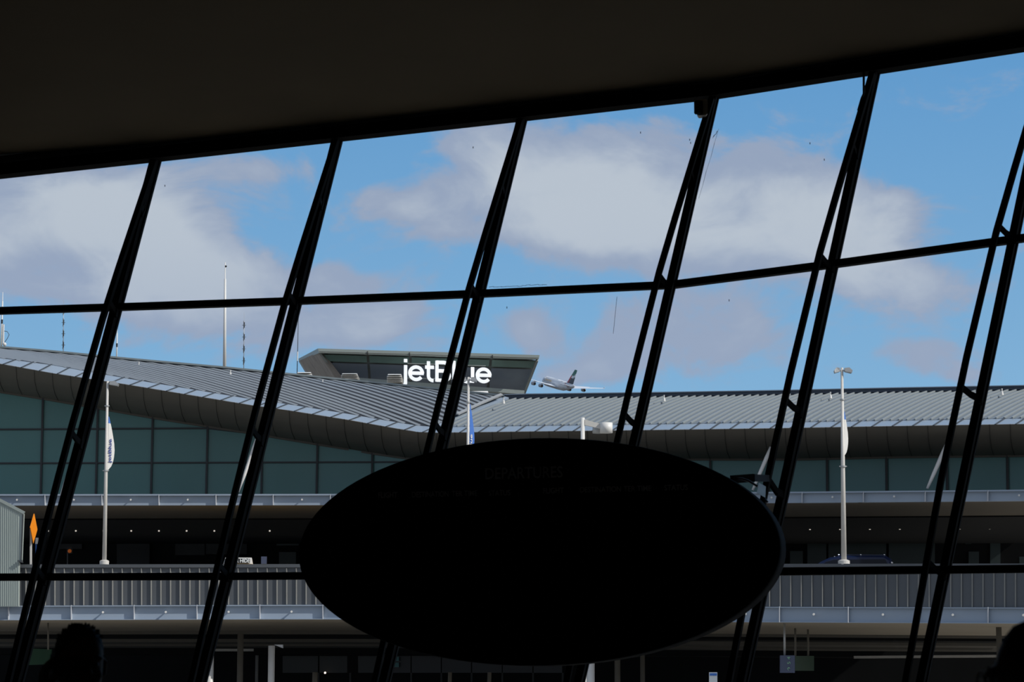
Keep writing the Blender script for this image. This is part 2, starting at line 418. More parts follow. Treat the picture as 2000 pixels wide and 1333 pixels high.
# outer upstand over the head rail closing the roof to the glass
fu = MB()
for i in range(7):
    a0 = PW(mu(i, VT[i]), VT[i]-20, -.35); a1 = PW(mu(i+1, VT[i+1]), VT[i+1]-20, -.35)
    a2 = hl[i+1]; a3 = hl[i]
    fu.hexa([a0, a1, a2, a3], [a0+V((0, 0, .35)), a1+V((0, 0, .35)), a2+V((0, 0, .35)), a3+V((0, 0, .35))])
tag(fu.build('trim_1', K['head']), kind='structure')
YFR = PW(mu(0, VF[0]), VF[0]).y
tag(MB().box(((XL+XR)/2, (YBK+22)/2, -.15), (XR-XL+.6, 22-YBK, .3)).build('floor', K['floor']), kind='structure')
tag(MB().box((XL-.15, (YBK+23.4)/2, 4.2), (.3, 23.4-YBK, 8.6)).build('wall_left', K['wall']), kind='structure')
tag(MB().box((XR+.15, (YBK+20.6)/2, 4.4), (.3, 20.6-YBK, 9.0)).build('wall_right', K['wall']), kind='structure')
tag(MB().box(((XL+XR)/2, YBK-.15, 4.4), (XR-XL+.6, .3, 9.0)).build('wall_back', K['wall']), kind='structure')
# solid returns of the front wall either side of the glazing
fl = MB()
for (a, xside) in ((0, XL), (7, XR)):
    t_ = PW(mu(a, VT[a]), VT[a]-60); b_2 = PW(mu(a, VF[a]), VF[a])
    q = [t_, V((xside, t_.y+(.3 if a == 0 else -.35), t_.z)), V((xside, b_2.y+(.3 if a == 0 else -.35), 0)), b_2]
    fl.hexa(q, [p+V((0, .35, 0)) for p in q])
tag(fl.build('wall_front', K['wall']), kind='structure')
# ---------------------------------------------------------------- departures board
BN = V((-.27, -1, 0)).normalized(); BT = V((1, -.27, 0)).normalized(); BZ = V((0, 0, 1))
bc = P(1053, 1078, 17.3)
def on_board(u, v, off=0.0):
    d = ray(u, v); t = (bc-CAM+BN*off).dot(BN)/d.dot(BN); return CAM+d*t
p_l = on_board(584, 1075); p_r = on_board(1523, 1080); p_t = on_board(1045, 857); p_b = on_board(1062, 1300)
ra = (p_r-p_l).dot(BT)/2; rb = (p_t.z-p_b.z)/2; bcen = lerp(p_l, p_r, .5); bcen.z = (p_t.z+p_b.z)/2
board = empty('departures_board', bcen, 'large black oval departures board hanging in front of the window wall', 'departures board')
def oval(off, k=1.0, n=96, dk=0): return [bcen+BN*off+BT*(math.cos(2*math.pi*t/n)*(ra*k+dk))+BZ*(math.sin(2*math.pi*t/n)*(rb*k+dk)) for t in range(n)]
rim = MB(); n = 96
lay = [(.0, -.03), (.0, 0), (-.02, .004), (-.24, .004), (-.27, -.03)]
for (o0, k0), (o1, k1) in zip(lay, lay[1:]):
    A = oval(o0, 1, n, k0); B = oval(o1, 1, n, k1)
    for q in range(n): rim.face([A[q], A[(q+1) % n], B[(q+1) % n], B[q]])
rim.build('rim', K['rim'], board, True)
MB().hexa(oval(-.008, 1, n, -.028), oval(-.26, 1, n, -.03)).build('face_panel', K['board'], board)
tx = MB()
def btext(s, u0, u1, vb, vt):
    a = on_board(u0, vb, 0); c = on_board(u1, vb, 0)
    text_mb(tx, s, a+BN*-.006, BT, BZ, abs(on_board(u0, vt).z-a.z)/.72, .006, width=(c-a).dot(BT), bold=.012)
btext('DEPARTURES', 946, 1097, 936.5, 914)
tx.build('title_lettering', K['boardtext'], board)
for (s, u0, u1, vb) in (('FLIGHT', 738, 775, 973), ('DESTINATION', 804, 875, 972), ('TER TIME', 882, 932, 970), ('STATUS', 954, 996, 969),
                        ('FLIGHT', 1060, 1100, 964.5), ('DESTINATION', 1132, 1212, 962.5), ('TER TIME', 1218, 1272, 960.5), ('STATUS', 1297, 1343, 958.5)):
    tx = MB(); btext(s, u0, u1, vb, vb-11); tx.build('column_heading', K['boardtext'], board)
for (u0, u1) in ((730, 790), (800, 878), (886, 930), (948, 1000), (1055, 1120), (1130, 1214), (1222, 1275), (1290, 1345)):
    fp = MB()                         # blank split-flap rows
    for rr_ in range(13):
        vv = 1000+rr_*17.5
        a = on_board(u0, vv+10-(u0-800)*.012, -.006); c = on_board(u1, vv+10-(u0-800)*.012, -.006); d_ = on_board(u0, vv-(u0-800)*.012, -.006)
        h = d_.z-a.z
        fp.hexa([a, a+BT*(c-a).dot(BT), a+BT*(c-a).dot(BT)+BZ*h, a+BZ*h], [p+BN*.004 for p in (a, a+BT*(c-a).dot(BT), a+BT*(c-a).dot(BT)+BZ*h, a+BZ*h)])
    fp.build('flap_column', K['board'], board)
for (u0, v0, u1, v1) in ((622, 1066, 668, 1098), (1415, 1050, 1474, 1089)):
    a, b_, c, d_ = (on_board(*q, -.006) for q in ((u0, v1), (u1, v1), (u1, v0), (u0, v0)))
    MB().hexa([a, b_, c, d_], [p+BN*.008 for p in (a, b_, c, d_)]).build('side_plaque', K['boardflap'], board)
# bracket to the window strut
t5 = (935-VT[5])/(1333-VT[5]); spt = PW(mu(5, 935)-MU[5][3]*strut_prof(t5), 935, .10+.22*strut_prof(t5))
bk = MB()
p0 = on_board(1430, 937, -.24); p1 = on_board(1470, 934, -.5)
bk.beam(p0, p1, .055, .03, BZ).beam(p1, spt, .05, .03, BZ)
c5 = PW(mu(5, 968), 968, .06); mid = lerp(spt, c5, .55)+V((0, 0, -.03))
bk.beam(spt, mid, .045, .025, BZ).beam(mid, c5, .055, .025, BZ)
bk.build('bracket', K['steel'], board)
cb = MB(); pts = [on_board(u, v, -.27) for u, v in ((1436, 935), (1450, 936), (1462, 940), (1472, 946), (1480, 951))]
cb.tube(pts, .008, 8); cb.build('cable', K['galv'], board)
tg_ = MB(); q = [on_board(u, v, -.22) for u, v in ((1482, 943), (1496, 951), (1495, 973), (1478, 963))]
tg_.hexa(q, [p+BN*.004 for p in q]); plabel(tg_.build('paper_tag', K['tagpaper'], board), 'pale blue-white paper tag')
cp = MB(); cp.tube([on_board(1493, 975, -.2), on_board(1500, 982, -.2)], .007, 8); cp.build('tag_clip', K['galv'], board)
# speaker at the head of the fifth mullion
spk = empty('wall_speaker', PW(1372, 214, .22), 'small off-white box speaker fixed high at the window head beside a mullion', 'speaker')
pc = PW(1369, 213, .22)
body = MB(); tg4 = tang(1320)
ring = lambda off, kx, kz: [pc+tg4*(math.cos(a)*.045*kx)+V((0, 0, math.sin(a)*.072*kz))+V((.03*off, -off, 0)) for a in [math.pi*2*k/16 for k in range(16)]]
def boxring(off, hw, hh, dx=0): return [pc+tg4*(sx_*hw+dx)+V((0, 0, sz*hh))+V((0, -off, 0)) for sx_, sz in ((-1,-.8),(-.7,-1),(.7,-1),(1,-.8),(1,.8),(.7,1),(-.7,1),(-1,.8))]
body.hexa(boxring(-.06, .035, .062, .012), boxring(.06, .045, .066, .005)); body.build('housing', K['cream'], spk)
MB().hexa([p+V((-.012, 0, 0)) for p in boxring(.058, .036, .058, -.012)], [p+V((-.012, 0, 0)) for p in boxring(.078, .028, .050, -.015)]).build('grille', K['blacktext'], spk)
MB().beam(pc+V((.02, .05, .0)), PW(1386, 205, .08), .02, .04, V((0, 0, 1))).build('bracket', K['steel'], spk)
# loose cable beside the sixth mullion
lc = MB(); lc.tube([PW(1687, 140, .2), PW(1687, 165, .22), PW(1687, 183, .24), PW(1683, 192, .2), PW(1676, 216, .16)], .009, 8)
tag(lc.build('loose_cable', K['blacktext']), 'black cable dropping from the window head on to a mullion strut', 'cable')
# ================================================================ OUTSIDE
YF = [(-300, 109), (700, 108), (2000, 97.5), (2400, 94)]
def yf(u): return pl(YF, u)
def Q(u, v, off=0.0): return P(u, v, yf(u)+off)
tag(MB().box((0, 1030, -1.6), (1600, 2010, .2)).build('ground', K['asphalt']), kind='structure')
# ---------------------------------------------------------------- elevated roadway
CAPV = [(-300, 1103.5), (600, 1102.5), (1500, 1102), (2300, 1101)]
PBV = [(-300, 1185), (0, 1184.5), (600, 1182.5), (1500, 1186.5), (2000, 1188), (2300, 1189)]
FBV = [(-300, 1212.5), (0, 1212), (600, 1210), (1500, 1216), (2000, 1218.5), (2300, 1220)]
us = [-250+25*k for k in range(102)]
def jlist():
    L = [17-123*2, 17-123, 17]; x = 17
    while x < 2250:
        x += pl([(0, 122.6), (700, 123), (1500, 134), (2000, 139.5)], x); L.append(x)
    return L
road = empty('elevated_roadway', (0, 104, -1.5), 'elevated airport roadway with corrugated grey parapet and pale blue metal edge band', 'elevated road')
mb = MB()
def strip(mb, us, vt, vb, off, th, m=0):
    for a, c in zip(us, us[1:]):
        f = [Q(a, vb(a), off), Q(c, vb(c), off), Q(c, vt(c), off), Q(a, vt(a), off)]
        mb.hexa(f, [p+V((0, th, 0)) for p in f], m)
cap = lambda u: pl(CAPV, u); pb = lambda u: pl(PBV, u); fb = lambda u: pl(FBV, u)
strip(mb, us, lambda u: cap(u)+5, pb, .06, .25)
mb.build('parapet_panel', K['parapet'], road)
mb = MB(); strip(mb, us, cap, lambda u: cap(u)+6.5, -.03, .45); mb.build('parapet_cap', K['parapet'], road)
mb = MB(); u = 51.0; mb2 = MB()
ribus = []
uu = -230.0
while uu < 2280:
    ribus.append(uu); uu += pl([(0, 18.75), (700, 19), (1500, 20.6), (2000, 21.2)], uu)
for u in ribus:
    a = Q(u, cap(u)+8, .06); c = Q(u, pb(u)-1, .06)
    w = .028
    mb.hexa([a+V((-w, 0, 0)), a+V((-w*.5, -.07, 0)), a+V((w*.5, -.07, 0)), a+V((w, 0, 0))],
            [c+V((-w, 0, 0)), c+V((-w*.5, -.07, 0)), c+V((w*.5, -.07, 0)), c+V((w, 0, 0))])
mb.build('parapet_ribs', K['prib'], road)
JL = jlist()
for a, c in zip(JL, JL[1:]):
    mb = MB()
    f = [Q(a+.4, fb(a), 0), Q(c-.4, fb(c), 0), Q(c-.4, pb(c), 0), Q(a+.4, pb(a), 0)]
    mb.hexa(f, [p+V((0, .3, 0)) for p in f])
    f = [Q(a+.4, pb(a)+1.5, -.16), Q(c-.4, pb(c)+1.5, -.16), Q(c-.4, pb(c)-.5, -.16), Q(a+.4, pb(a)-.5, -.16)]
    mb.hexa(f, [p+V((0, .2, 0)) for p in f])
    f = [Q(a+.4, fb(a)+.3, -.16), Q(c-.4, fb(c)+.3, -.16), Q(c-.4, fb(c)-1, -.16), Q(a+.4, fb(a)-1, -.16)]
    mb.hexa(f, [p+V((0, .2, 0)) for p in f])
    mb.build('edge_panel', K['fascia'], road)
    t, b_ = Q(a, pb(a)-1, -.08), Q(a, fb(a)+.5, -.08)
    MB().beam(t, b_, .03, .18, V((1, 0, 0))).build('edge_fin', K['fin'], road)
    ku = (a+c)/2; kv = lerp(pb(ku), fb(ku), .47)
    MB().tube([Q(ku, kv, 0), Q(ku, kv, -.28), Q(ku, kv, -.34)], [.025, .05, .045], 10).build('edge_knob', K['white'], road)
DW = 15.0
mb = MB()
def soff(a, c, v, o0, o1, th):
    A = Q(a, v(a), o0); B = Q(c, v(c), o0)
    A2 = V((A.x*(1+0), A.y+(o1-o0), A.z)); B2 = V((B.x, B.y+(o1-o0), B.z))
    return [A, B, B2, A2]
for a, c in zip(us[::4], us[4::4]):
    q = soff(a, c, fb, .05, DW, 0); mb.hexa(q, [p+V((0, 0, .5)) for p in q])
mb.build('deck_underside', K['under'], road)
mb = MB()
for a, c in zip(us[::4], us[4::4]):
    q = soff(a, c, lambda u: pl([(450, 1163.5), (1650, 1171.5)], u), .4, DW+10, 0); mb.hexa(q, [p+V((0, 0, .12)) for p in q])
mb.build('deck', K['asphalt'], road)
# beams and lower ceilings behind the deck underside
for k, (v0, v1, off, mt) in enumerate(((1231, 1239.5, DW, 'beam'), (1239.5, 1246, DW+.6, 'dark'), (1247, 1255, DW+3, 'beam'), (1256, 1263, DW+7, 'beam'), (1264, 1278, DW+11, 'dark'))):
    mb = MB(); dv = lambda u: pl([(0, 0), (700, 0), (1500, 5), (2000, 8)], u)
    for a, c in zip(us[::4], us[4::4]):
        f = [Q(a, v1+dv(a), off), Q(c, v1+dv(c), off), Q(c, v0+dv(c)-2, off), Q(a, v0+dv(a)-2, off)]
        mb.hexa(f, [p+V((0, 3.4, 0)) for p in f])
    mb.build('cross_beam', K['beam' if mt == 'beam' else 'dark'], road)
def col(u0, u1, v0, off, name='column', m='pole', par=None, lab=None):
    t = Q((u0+u1)/2, v0, off); r = abs(u1-u0)/2*(yf(u0)+off)/F_PX
    o = MB().tube([t, V((t.x, t.y, -1.5))], r, 16).build(name, K[m], par if par is not None else road, True)
    return o
COLGREY = 'galv'
for (u0, u1, v0, off, m) in ((403, 418, 1258, 1.2, 'pole'), (464, 476, 1238, 8, 'beam'), (499, 505, 1281, 20, 'galv'), (524, 537, 1262, 2.5, 'white'),
                        (1145, 1161, 1240, 1.2, 'white'), (1200, 1211, 1245, 9, 'beam'), (1250, 1259, 1245, 12, 'beam'), (1945, 1956, 1222, 4, 'beam'), (118, 126, 1240, 9, 'beam')):
    col(u0, u1, v0 if u0 < 900 else v0, off, m=m)
# pale beams under the canopy
for (u0, u1, v) in ((412, 495, 1270.5), (1668, 1948, 1284.5)):
    a = Q(u0, v+2.5, DW+8.6); c = Q(u1, v+2.5, DW+8.6); t = Q(u0, v-2.5, DW+8.6)
    h = V((0, 0, t.z-a.z)); c = V((c.x, c.y, a.z))
    q = [a, c, c+h, a+h]
    plabel(MB().hexa(q, [p+V((0, .15, 0)) for p in q]).build('pale_beam', K['pole'], road), 'pale cream beam edge')
# small pale bracket by the white column
a = [Q(535, 1260, 2.5), Q(552.5, 1260, 2.5), Q(552.5, 1267, 2.5)]
MB().hexa(a, [p+V((0, .25, 0)) for p in a]).build('column_bracket', K['fin'], road)
# ---------------------------------------------------------------- terminal building
term = empty('terminal_building', (0, 130, -1.5), 'long grey metal-roofed airport terminal with teal glass front behind the elevated road', 'terminal building')
EO = 3.0; GO = 9.0
EBV = [(-300, 665), (0, 711), (100, 729), (250, 752), (490, 792), (550, 800), (675, 820), (810, 844), (850, 846), (1000, 844), (1250, 841), (1500, 837.5), (1750, 833), (2000, 829), (2300, 824)]
ETV = [(-300, 656), (0, 699), (100, 712), (250, 739), (490, 779), (550, 787), (675, 807), (810, 830), (850, 834), (1000, 832), (1250, 829), (1500, 825), (1750, 821.5), (2000, 817), (2300, 812)]
SBV = [(-300, 715), (0, 765), (100, 781), (300, 816), (490, 846), (620, 867.5), (725, 885), (800, 896), (850, 898), (1350, 897), (1560, 897), (1750, 892.5), (2000, 890), (2300, 886)]
RGV = [(-300, 650), (0, 676), (100, 684), (250, 699), (440, 716), (625, 735), (750, 747), (875, 759.5), (985, 771)]
RGR = [(985, 771), (1000, 770), (1250, 767), (1500, 763), (1750, 757.5), (2000, 753), (2300, 747)]
eb = lambda u: pl(EBV, u); et = lambda u: pl(ETV, u); sb = lambda u: pl(SBV, u)
# soffit panels, leaning back from eave to glass
mb = MB(); mbk = MB(); u = -250
ujs = []
while u < 2280: ujs.append(u); u += pl([(0, 35.3), (800, 36), (1500, 39.5), (2000, 40.5)], u)
def soffpt(u, t):           # t 0 at eave, 1 at glass; slightly convex
    u2 = u+pl([(0, 12), (800, 12), (1500, 10)], u)*t
    e = Q(u, eb(u), EO); g = Q(u2, sb(u2), GO); p = lerp(e, g, t); p.z -= math.sin(t*math.pi)*.12; return p
for a, c in zip(ujs, ujs[1:]):
    for t0, t1 in ((0, .33), (.33, .66), (.66, 1)):
        q = [soffpt(a, t0), soffpt(c, t0), soffpt(c, t1), soffpt(a, t1)]
        mb.hexa(q, [p+V((0, .12, .03)) for p in q])
        mbk.beam(soffpt(a, t0)+V((0, -.01, -.0)), soffpt(a, t1)+V((0, -.01, -.0)), .02, .03, V((1, 0, 0)))
mb.build('soffit', K['soffit'], term); mbk.build('soffit_joints', K['joint'], term)
# trim where the soffit meets the glass
mb = MB()
for a, c in zip(us, us[1:]): mb.beam(Q(a, sb(a)+1, GO-.05), Q(c, sb(c)+1, GO-.05), .1, .12, V((0, 0, 1)))
mb.build('glass_head_trim', K['beam'], term)
# eave band
mb = MB(); mbj = MB()
for a, c in zip(us, us[1:]):
    q = [Q(a, eb(a)+.4, EO), Q(c, eb(c)+.4, EO), Q(c, et(c), EO+1.3), Q(a, et(a), EO+1.3)]
    mb.hexa(q, [p+V((0, .12, .0)) for p in q])
mb.build('eave_band', K['gutter'], term)
u = -240
while u < 2280:
    s_ = 1 if u < 850 else .8
    mbj.beam(Q(u, eb(u), EO-.01)+V((0, 0, .01)), Q(u+24*s_, et(u+24*s_), EO+1.28)+V((0, 0, .015)), .07, .02, V((1, 0, 0)))
    u += pl([(0, 35.3), (800, 36), (1500, 39.5), (2000, 40.5)], u)
mbj.build('eave_joints', K['mull'], term)
# roofs
RO = 6.0
def ridgeL(u): return Q(u, pl(RGV, u)+4.5, EO+RO)
def ridgeR(u): return Q(u, pl(RGR, u)+8, EO+7.0)
def eaveI(u): return Q(u, et(u)+.5, EO+1.2)
def gprof(t): return .8*t+.2*t*t
J = ridgeL(985); Kp = eaveI(846)
def lroof(a, s):            # ridge parameter a (u at ridge), s 0..1 towards the eave
    du = 330
    A = ridgeL(a); B = eaveI(a+du)
    p = lerp(A, B, s); p.z = lerp(A.z, B.z, gprof(s)); return p
def vside(p):               # >0 : left of the valley line in plan
    return (Kp.x-J.x)*(p.y-J.y)-(Kp.y-J.y)*(p.x-J.x)
sgn = vside(ridgeL(400)) > 0
def smax(a):
    if (vside(lroof(a, 1)) > 0) == sgn: return 1.0
    lo, hi = 0, 1
    for _ in range(30):
        m_ = (lo+hi)/2
        if (vside(lroof(a, m_)) > 0) == sgn: lo = m_
        else: hi = m_
    return lo
mb = MB(); ms = MB(); nS = 10
aa = [-620+k*30 for k in range(54)]; aa = [a for a in aa if a < 984]
prev = None
for a in aa+[985]:
    sm_ = smax(a) if a < 985 else 0.0
    cur = [lroof(a, sm_*k/nS) if a < 985 else J.copy() for k in range(nS+1)]
    if sm_ < 1 and a < 985:           # meet the other roof in the valley
        f_ = (cur[-1]-J).xy.length/(Kp-J).xy.length; R0, R1 = ridgeR(985), eaveI(846)
        dz = lerp(R0.z, R1.z, .8*f_+.2*f_*f_)-cur[-1].z
        for k in range(nS+1): cur[k].z += dz*(k/nS)**2
    if prev:
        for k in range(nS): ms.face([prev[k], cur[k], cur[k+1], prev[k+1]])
    if sm_ > .02 and a < 985:
        for k in range(nS):
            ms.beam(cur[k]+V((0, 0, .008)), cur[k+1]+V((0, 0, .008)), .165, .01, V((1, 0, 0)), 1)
    prev = cur
ms.build('striped_roof', [K['roofL'], K['roofrib']], term)  # its dark stripes are rib shade put into the colour
mb = MB()
for tab, o_, uu2 in ((RGV, RO, [-600+k*80 for k in range(20)]+[985]), (RGR, 7.0, [985+k*90 for k in range(17)])):
    for a, c in zip(uu2, uu2[1:]):
        A = Q(a, pl(tab, a)+3, EO+o_+.2); B = Q(c, pl(tab, c)+3, EO+o_+.2)
        if B.x <= A.x: continue
        q = [A, B, B+V((0, 38, -1.5)), A+V((0, 38, -1.5))]; mb.hexa(q, [p+V((0, 0, -.3)) for p in q])
mb.build('rear_roof', K['beam'], term)
def rroof(e, s):            # e : u at ridge
    A = ridgeR(e); B = eaveI(e-pl([(985, 139), (1500, 122), (2300, 128)], e))
    p = lerp(A, B, s); p.z = lerp(A.z, B.z, .8*s+.2*s*s); return p
mb = MB(); ms = MB(); prev = None; e = 985.0
while e < 2420:
    cur = [rroof(e, k/6) for k in range(7)]
    if prev:
        for k in range(6): ms.face([prev[k], cur[k], cur[k+1], prev[k+1]])
    for k in range(6): mb.beam(cur[k]+V((0, 0, .03)), cur[k+1]+V((0, 0, .03)), .055, .07, V((1, 0, 0)))
    prev = cur; e += pl([(985, 15), (2000, 16)], e)
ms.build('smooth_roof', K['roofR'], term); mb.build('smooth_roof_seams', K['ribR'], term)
mb = MB(); vl = [lerp(J, Kp, t) for t in (0, .25, .5, .75, 1)]
for a, c in zip(vl, vl[1:]): mb.beam(a+V((0, 0, -.02)), c+V((0, 0, -.02)), .5, .08, V((1, 0, 0)))
mb.build('valley_flashing', K['gutter'], term)
mb = MB(); A = lroof(915, 0)+V((0, 0, .14)); 
pv = [Q(980, 775, EO+RO-.6), Q(940, 792, EO+4.4), Q(893, 814, EO+2.6)]
for a, c in zip(pv, pv[1:]): mb.beam(a+V((0, 0, .1)), c+V((0, 0, .1)), .16, .06, V((1, 0, 0)))
mb.build('roof_rail', K['galv'], term)
# ridge caps
mb = MB(); mk = MB()
rr = [-600+k*40 for k in range(40)]; rr = [r for r in rr if r < 985]+[985]
for a, c in zip(rr, rr[1:]):
    f = lambda u, dv, o: Q(u, pl(RGV, u)+dv, EO+RO+o)
    mb.hexa([f(a, 3.6, -.2), f(c, 3.6, -.2), f(c, 0, -.2), f(a, 0, -.2)], [f(a, 3.6, .6), f(c, 3.6, .6), f(c, .5, .6), f(a, .5, .6)])
    mk.hexa([f(a, 6, -.1), f(c, 6, -.1), f(c, 3.6, -.1), f(a, 3.6, -.1)], [f(a, 6, .4), f(c, 6, .4), f(c, 3.6, .4), f(a, 3.6, .4)])
mb.build('ridge_cap', K['ridgeL'], term); mk.build('ridge_gap', K['ridge'], term)
mb = MB(); mk = MB()
rr = [985+k*45 for k in range(33)]
for a, c in zip(rr, rr[1:]):
    f = lambda u, dv, o: Q(u, pl(RGR, u)+dv, EO+7.0+o)
    mb.hexa([f(a, 8.3, -.3), f(c, 8.3, -.3), f(c, 1.2, -.3), f(a, 1.2, -.3)], [f(a, 8.3, .5), f(c, 8.3, .5), f(c, 1.2, .5), f(a, 1.2, .5)])
    mk.hexa([f(a, 1.2, -.35), f(c, 1.2, -.35), f(c, -.6, -.35), f(a, -.6, -.35)], [f(a, 1.2, .6), f(c, 1.2, .6), f(c, -.6, .6), f(a, -.6, .6)])
mb.build('ridge_beam', K['ridge'], term); mk.build('ridge_cap', K['gutter'], term)
# curtain glass
UBV = [(-300, 966), (600, 965.5), (1500, 961.5), (2000, 957), (2300, 954)]; ub = lambda u: pl(UBV, u)
gm = [84+107.2*k for k in range(-3, 12)]; gm = [g for g in gm if g < 1250]+[1275, 1387, 1501, 1615, 1731, 1849, 1967, 2087, 2208]
for a, c in zip(gm, gm[1:]):
    mb = MB()
    f = [Q(a, ub(a)+2, GO), Q(c, ub(c)+2, GO), Q(c, sb(c), GO), Q(a, sb(a), GO)]
    mb.hexa(f, [p+V((0, .05, 0)) for p in f]); mb.build('curtain_glass', K['tglass'], term)
    MB().beam(Q(a, sb(a), GO-.06), Q(a-pl([(0, 5), (1000, 0), (2000, -1)], a), ub(a)+1, GO-.06), .09, .12, V((1, 0, 0))).build('curtain_mullion', K['mull'], term)
mb = MB()
for a, c in zip(gm, gm[1:]):
    for tabv in ([(-300, 840), (0, 839.5), (600, 836)], [(-300, 906), (0, 905.5), (800, 903)]):
        va, vc = pl(tabv, a), pl(tabv, c)
        if va > sb(a) and a < 830 and vc > sb(c)-30:
            mb.beam(Q(a, va, GO-.05), Q(c, max(vc, sb(c)), GO-.05), .07, .1, V((0, 0, 1)))
mb.build('curtain_transom', K['mull'], term)
# canopy edge band over the road
UFV = [(-300, 988.5), (600, 987.5), (1500, 983.5), (2000, 979), (2300, 976)]; ufb = lambda u: pl(UFV, u)
CO = 3.5
x = 89-111*3.0; UJ = []
while x < 2280: UJ.append(x); x += pl([(0, 111), (700, 112), (1500, 119), (2000, 124)], x)
for a, c in zip(UJ, UJ[1:]):
    mb = MB()
    f = [Q(a+.3, ufb(a), CO), Q(c-.3, ufb(c), CO), Q(c-.3, ub(c)+1, CO), Q(a+.3, ub(a)+1, CO)]
    mb.hexa(f, [p+V((0, .3, 0)) for p in f])
    f = [Q(a+.3, ub(a)+3, CO-.16), Q(c-.3, ub(c)+3, CO-.16), Q(c-.3, ub(c), CO-.16), Q(a+.3, ub(a), CO-.16)]
    mb.hexa(f, [p+V((0, .2, 0)) for p in f])
    mb.build('canopy_edge_panel', K['fascia'], term)
    MB().beam(Q(a, ub(a)+1, CO-.07), Q(a, ufb(a), CO-.07), .03, .22, V((1, 0, 0))).build('canopy_edge_fin', K['fin'], term)
    ku = (a+c)/2; kv = lerp(ub(ku), ufb(ku), .5)
    MB().tube([Q(ku, kv, CO), Q(ku, kv, CO-.26), Q(ku, kv, CO-.3)], [.02, .045, .04], 10).build('canopy_edge_knob', K['white'], term)
mb = MB(); md_ = MB()
for a, c in zip(us[::4], us[4::4]):
    q = soff(a, c, lambda u: ufb(u)+.2, CO+.05, CO+7.6, 0); mb.hexa(q, [p+V((0, 0, .3)) for p in q])
    A, B = q[3], q[2]
    md_.hexa([A+V((0, 0, -.06)), B+V((0, 0, -.06)), B+V((0, 0, .3)), A+V((0, 0, .3))], [A+V((0, 17, -.06)), B+V((0, 17, -.06)), B+V((0, 17, .3)), A+V((0, 17, .3))])
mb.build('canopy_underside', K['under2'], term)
mb = MB()
for a, c in zip(us[::4], us[4::4]):
    q = [Q(a, ub(a)+5, CO+.1), Q(c, ub(c)+5, CO+.1), Q(c, ub(c)+4, GO+.2), Q(a, ub(a)+4, GO+.2)]; mb.hexa(q, [p+V((0, 0, -.2)) for p in q])
mb.build('canopy_top', K['beam'], term)
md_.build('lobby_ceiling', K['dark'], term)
BW = CO+26
mb = MB()
for a, c in zip(us[::4], us[4::4]):
    f = [Q(a, 1150, BW), Q(c, 1150, BW), Q(c, 1000, BW), Q(a, 1000, BW)]; mb.hexa(f, [p+V((0, .3, 0)) for p in f])
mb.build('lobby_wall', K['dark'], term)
for (u0, v0, u1, v1, m) in ((1470, 1052, 1496, 1062, 'dglass'), (1545, 1052, 1573, 1062, 'dglass'), (1543, 1077, 1568, 1120, 'dglass'), (1577, 1051, 1614, 1120, 'dglass'), (1618, 1051, 1731, 1120, 'dglass'),
    (1736, 1051, 1826, 1120, 'dglass'), (1886, 1053, 1897, 1063, 'dglass'), (1892, 1078, 1912, 1120, 'dglass'), (1934, 1053, 1954, 1120, 'dglass'), (1991, 1088, 2010, 1120, 'dglass'),
    (342, 1054, 400, 1085, 'pglassd'), (402, 1054, 482, 1083, 'pglassd'), (540, 1056, 583, 1066, 'pglass'), (545, 1079, 578, 1120, 'pglass'), (228, 1054, 292, 1120, 'dark2'), (112, 1055, 160, 1073, 'dark2')):
    K.setdefault('pglassd', mat('dim_poster_panel', (.05, .055, .058), .5, 0, .5, 1.5)); K.setdefault('dark2', mat('dim_door_panel', (.03, .034, .038), .5))
    f = [Q(u0, v1, BW-.15), Q(u1, v1, BW-.15), Q(u1, v0, BW-.15), Q(u0, v0, BW-.15)]
    MB().hexa(f, [p+V((0, .1, 0)) for p in f]).build('shopfront_pane', K[m], term)
for k in range(24):
    u = 94+54.1*k if k < 9 else 1582+(k-9)*58.5
    if 575 < u < 1545 or u > 2080: continue
    v = 1037.5 if u < 900 else pl([(1582, 1034), (2000, 1032.5)], u)
    zc_ = Q(u, ufb(u)+.2, CO+.05).z-.06; d_ = ray(u, v); t_ = (zc_-.03-CAM.z)/d_.z; p = CAM+d_*t_
    MB().tube([p+V((0, 0, .03)), p+V((0, 0, -.04))], .04, 10).build('downlight', K['lamp'], term)
# lower level shopfront under the road
LW = DW+16
mb = MB()
for a, c in zip(us[::4], us[4::4]):
    f = [Q(a, 1420, LW), Q(c, 1420, LW), Q(c, 1262, LW), Q(a, 1262, LW)]; mb.hexa(f, [p+V((0, .3, 0)) for p in f])
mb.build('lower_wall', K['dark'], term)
for (u0, u1, m) in ((552, 621, 0), (624, 683, 0), (685, 742, 0), (745, 802, 1), (804, 861, 1), (863, 920, 1), (922, 980, 1), (982, 1040, 1), (1042, 1098, 1)):
    K.setdefault('lowglass', mat('dim_lower_glass', (.045, .052, .055), .4, 0, .1, .5)); K.setdefault('lowglass2', mat('dim_blue_lower_glass', (.052, .058, .068), .4, 0, .1, .5))
    f = [Q(u0, 1315, LW-.1), Q(u1, 1315, LW-.1), Q(u1, 1282, LW-.1), Q(u0, 1282, LW-.1)]
    MB().hexa(f, [p+V((0, .05, 0)) for p in f]).build('transom_window', K['lowglass2' if m else 'lowglass'], term)
    MB().beam(Q(u1+1, 1315, LW-.2), Q(u1+1, 1345, LW-.2), .09, .09, V((1, 0, 0))).build('door_post', K['mull'], term)
for (u0, u1) in ((610, 621), (875, 883), (952, 960)):
    mb = MB().tube([Q((u0+u1)/2, 1314, LW-1.5), Q((u0+u1)/2-1, 1345, LW-1.5)], abs(u1-u0)/2*.026, 14); mb.build('lower_column', K['under'], term, True)
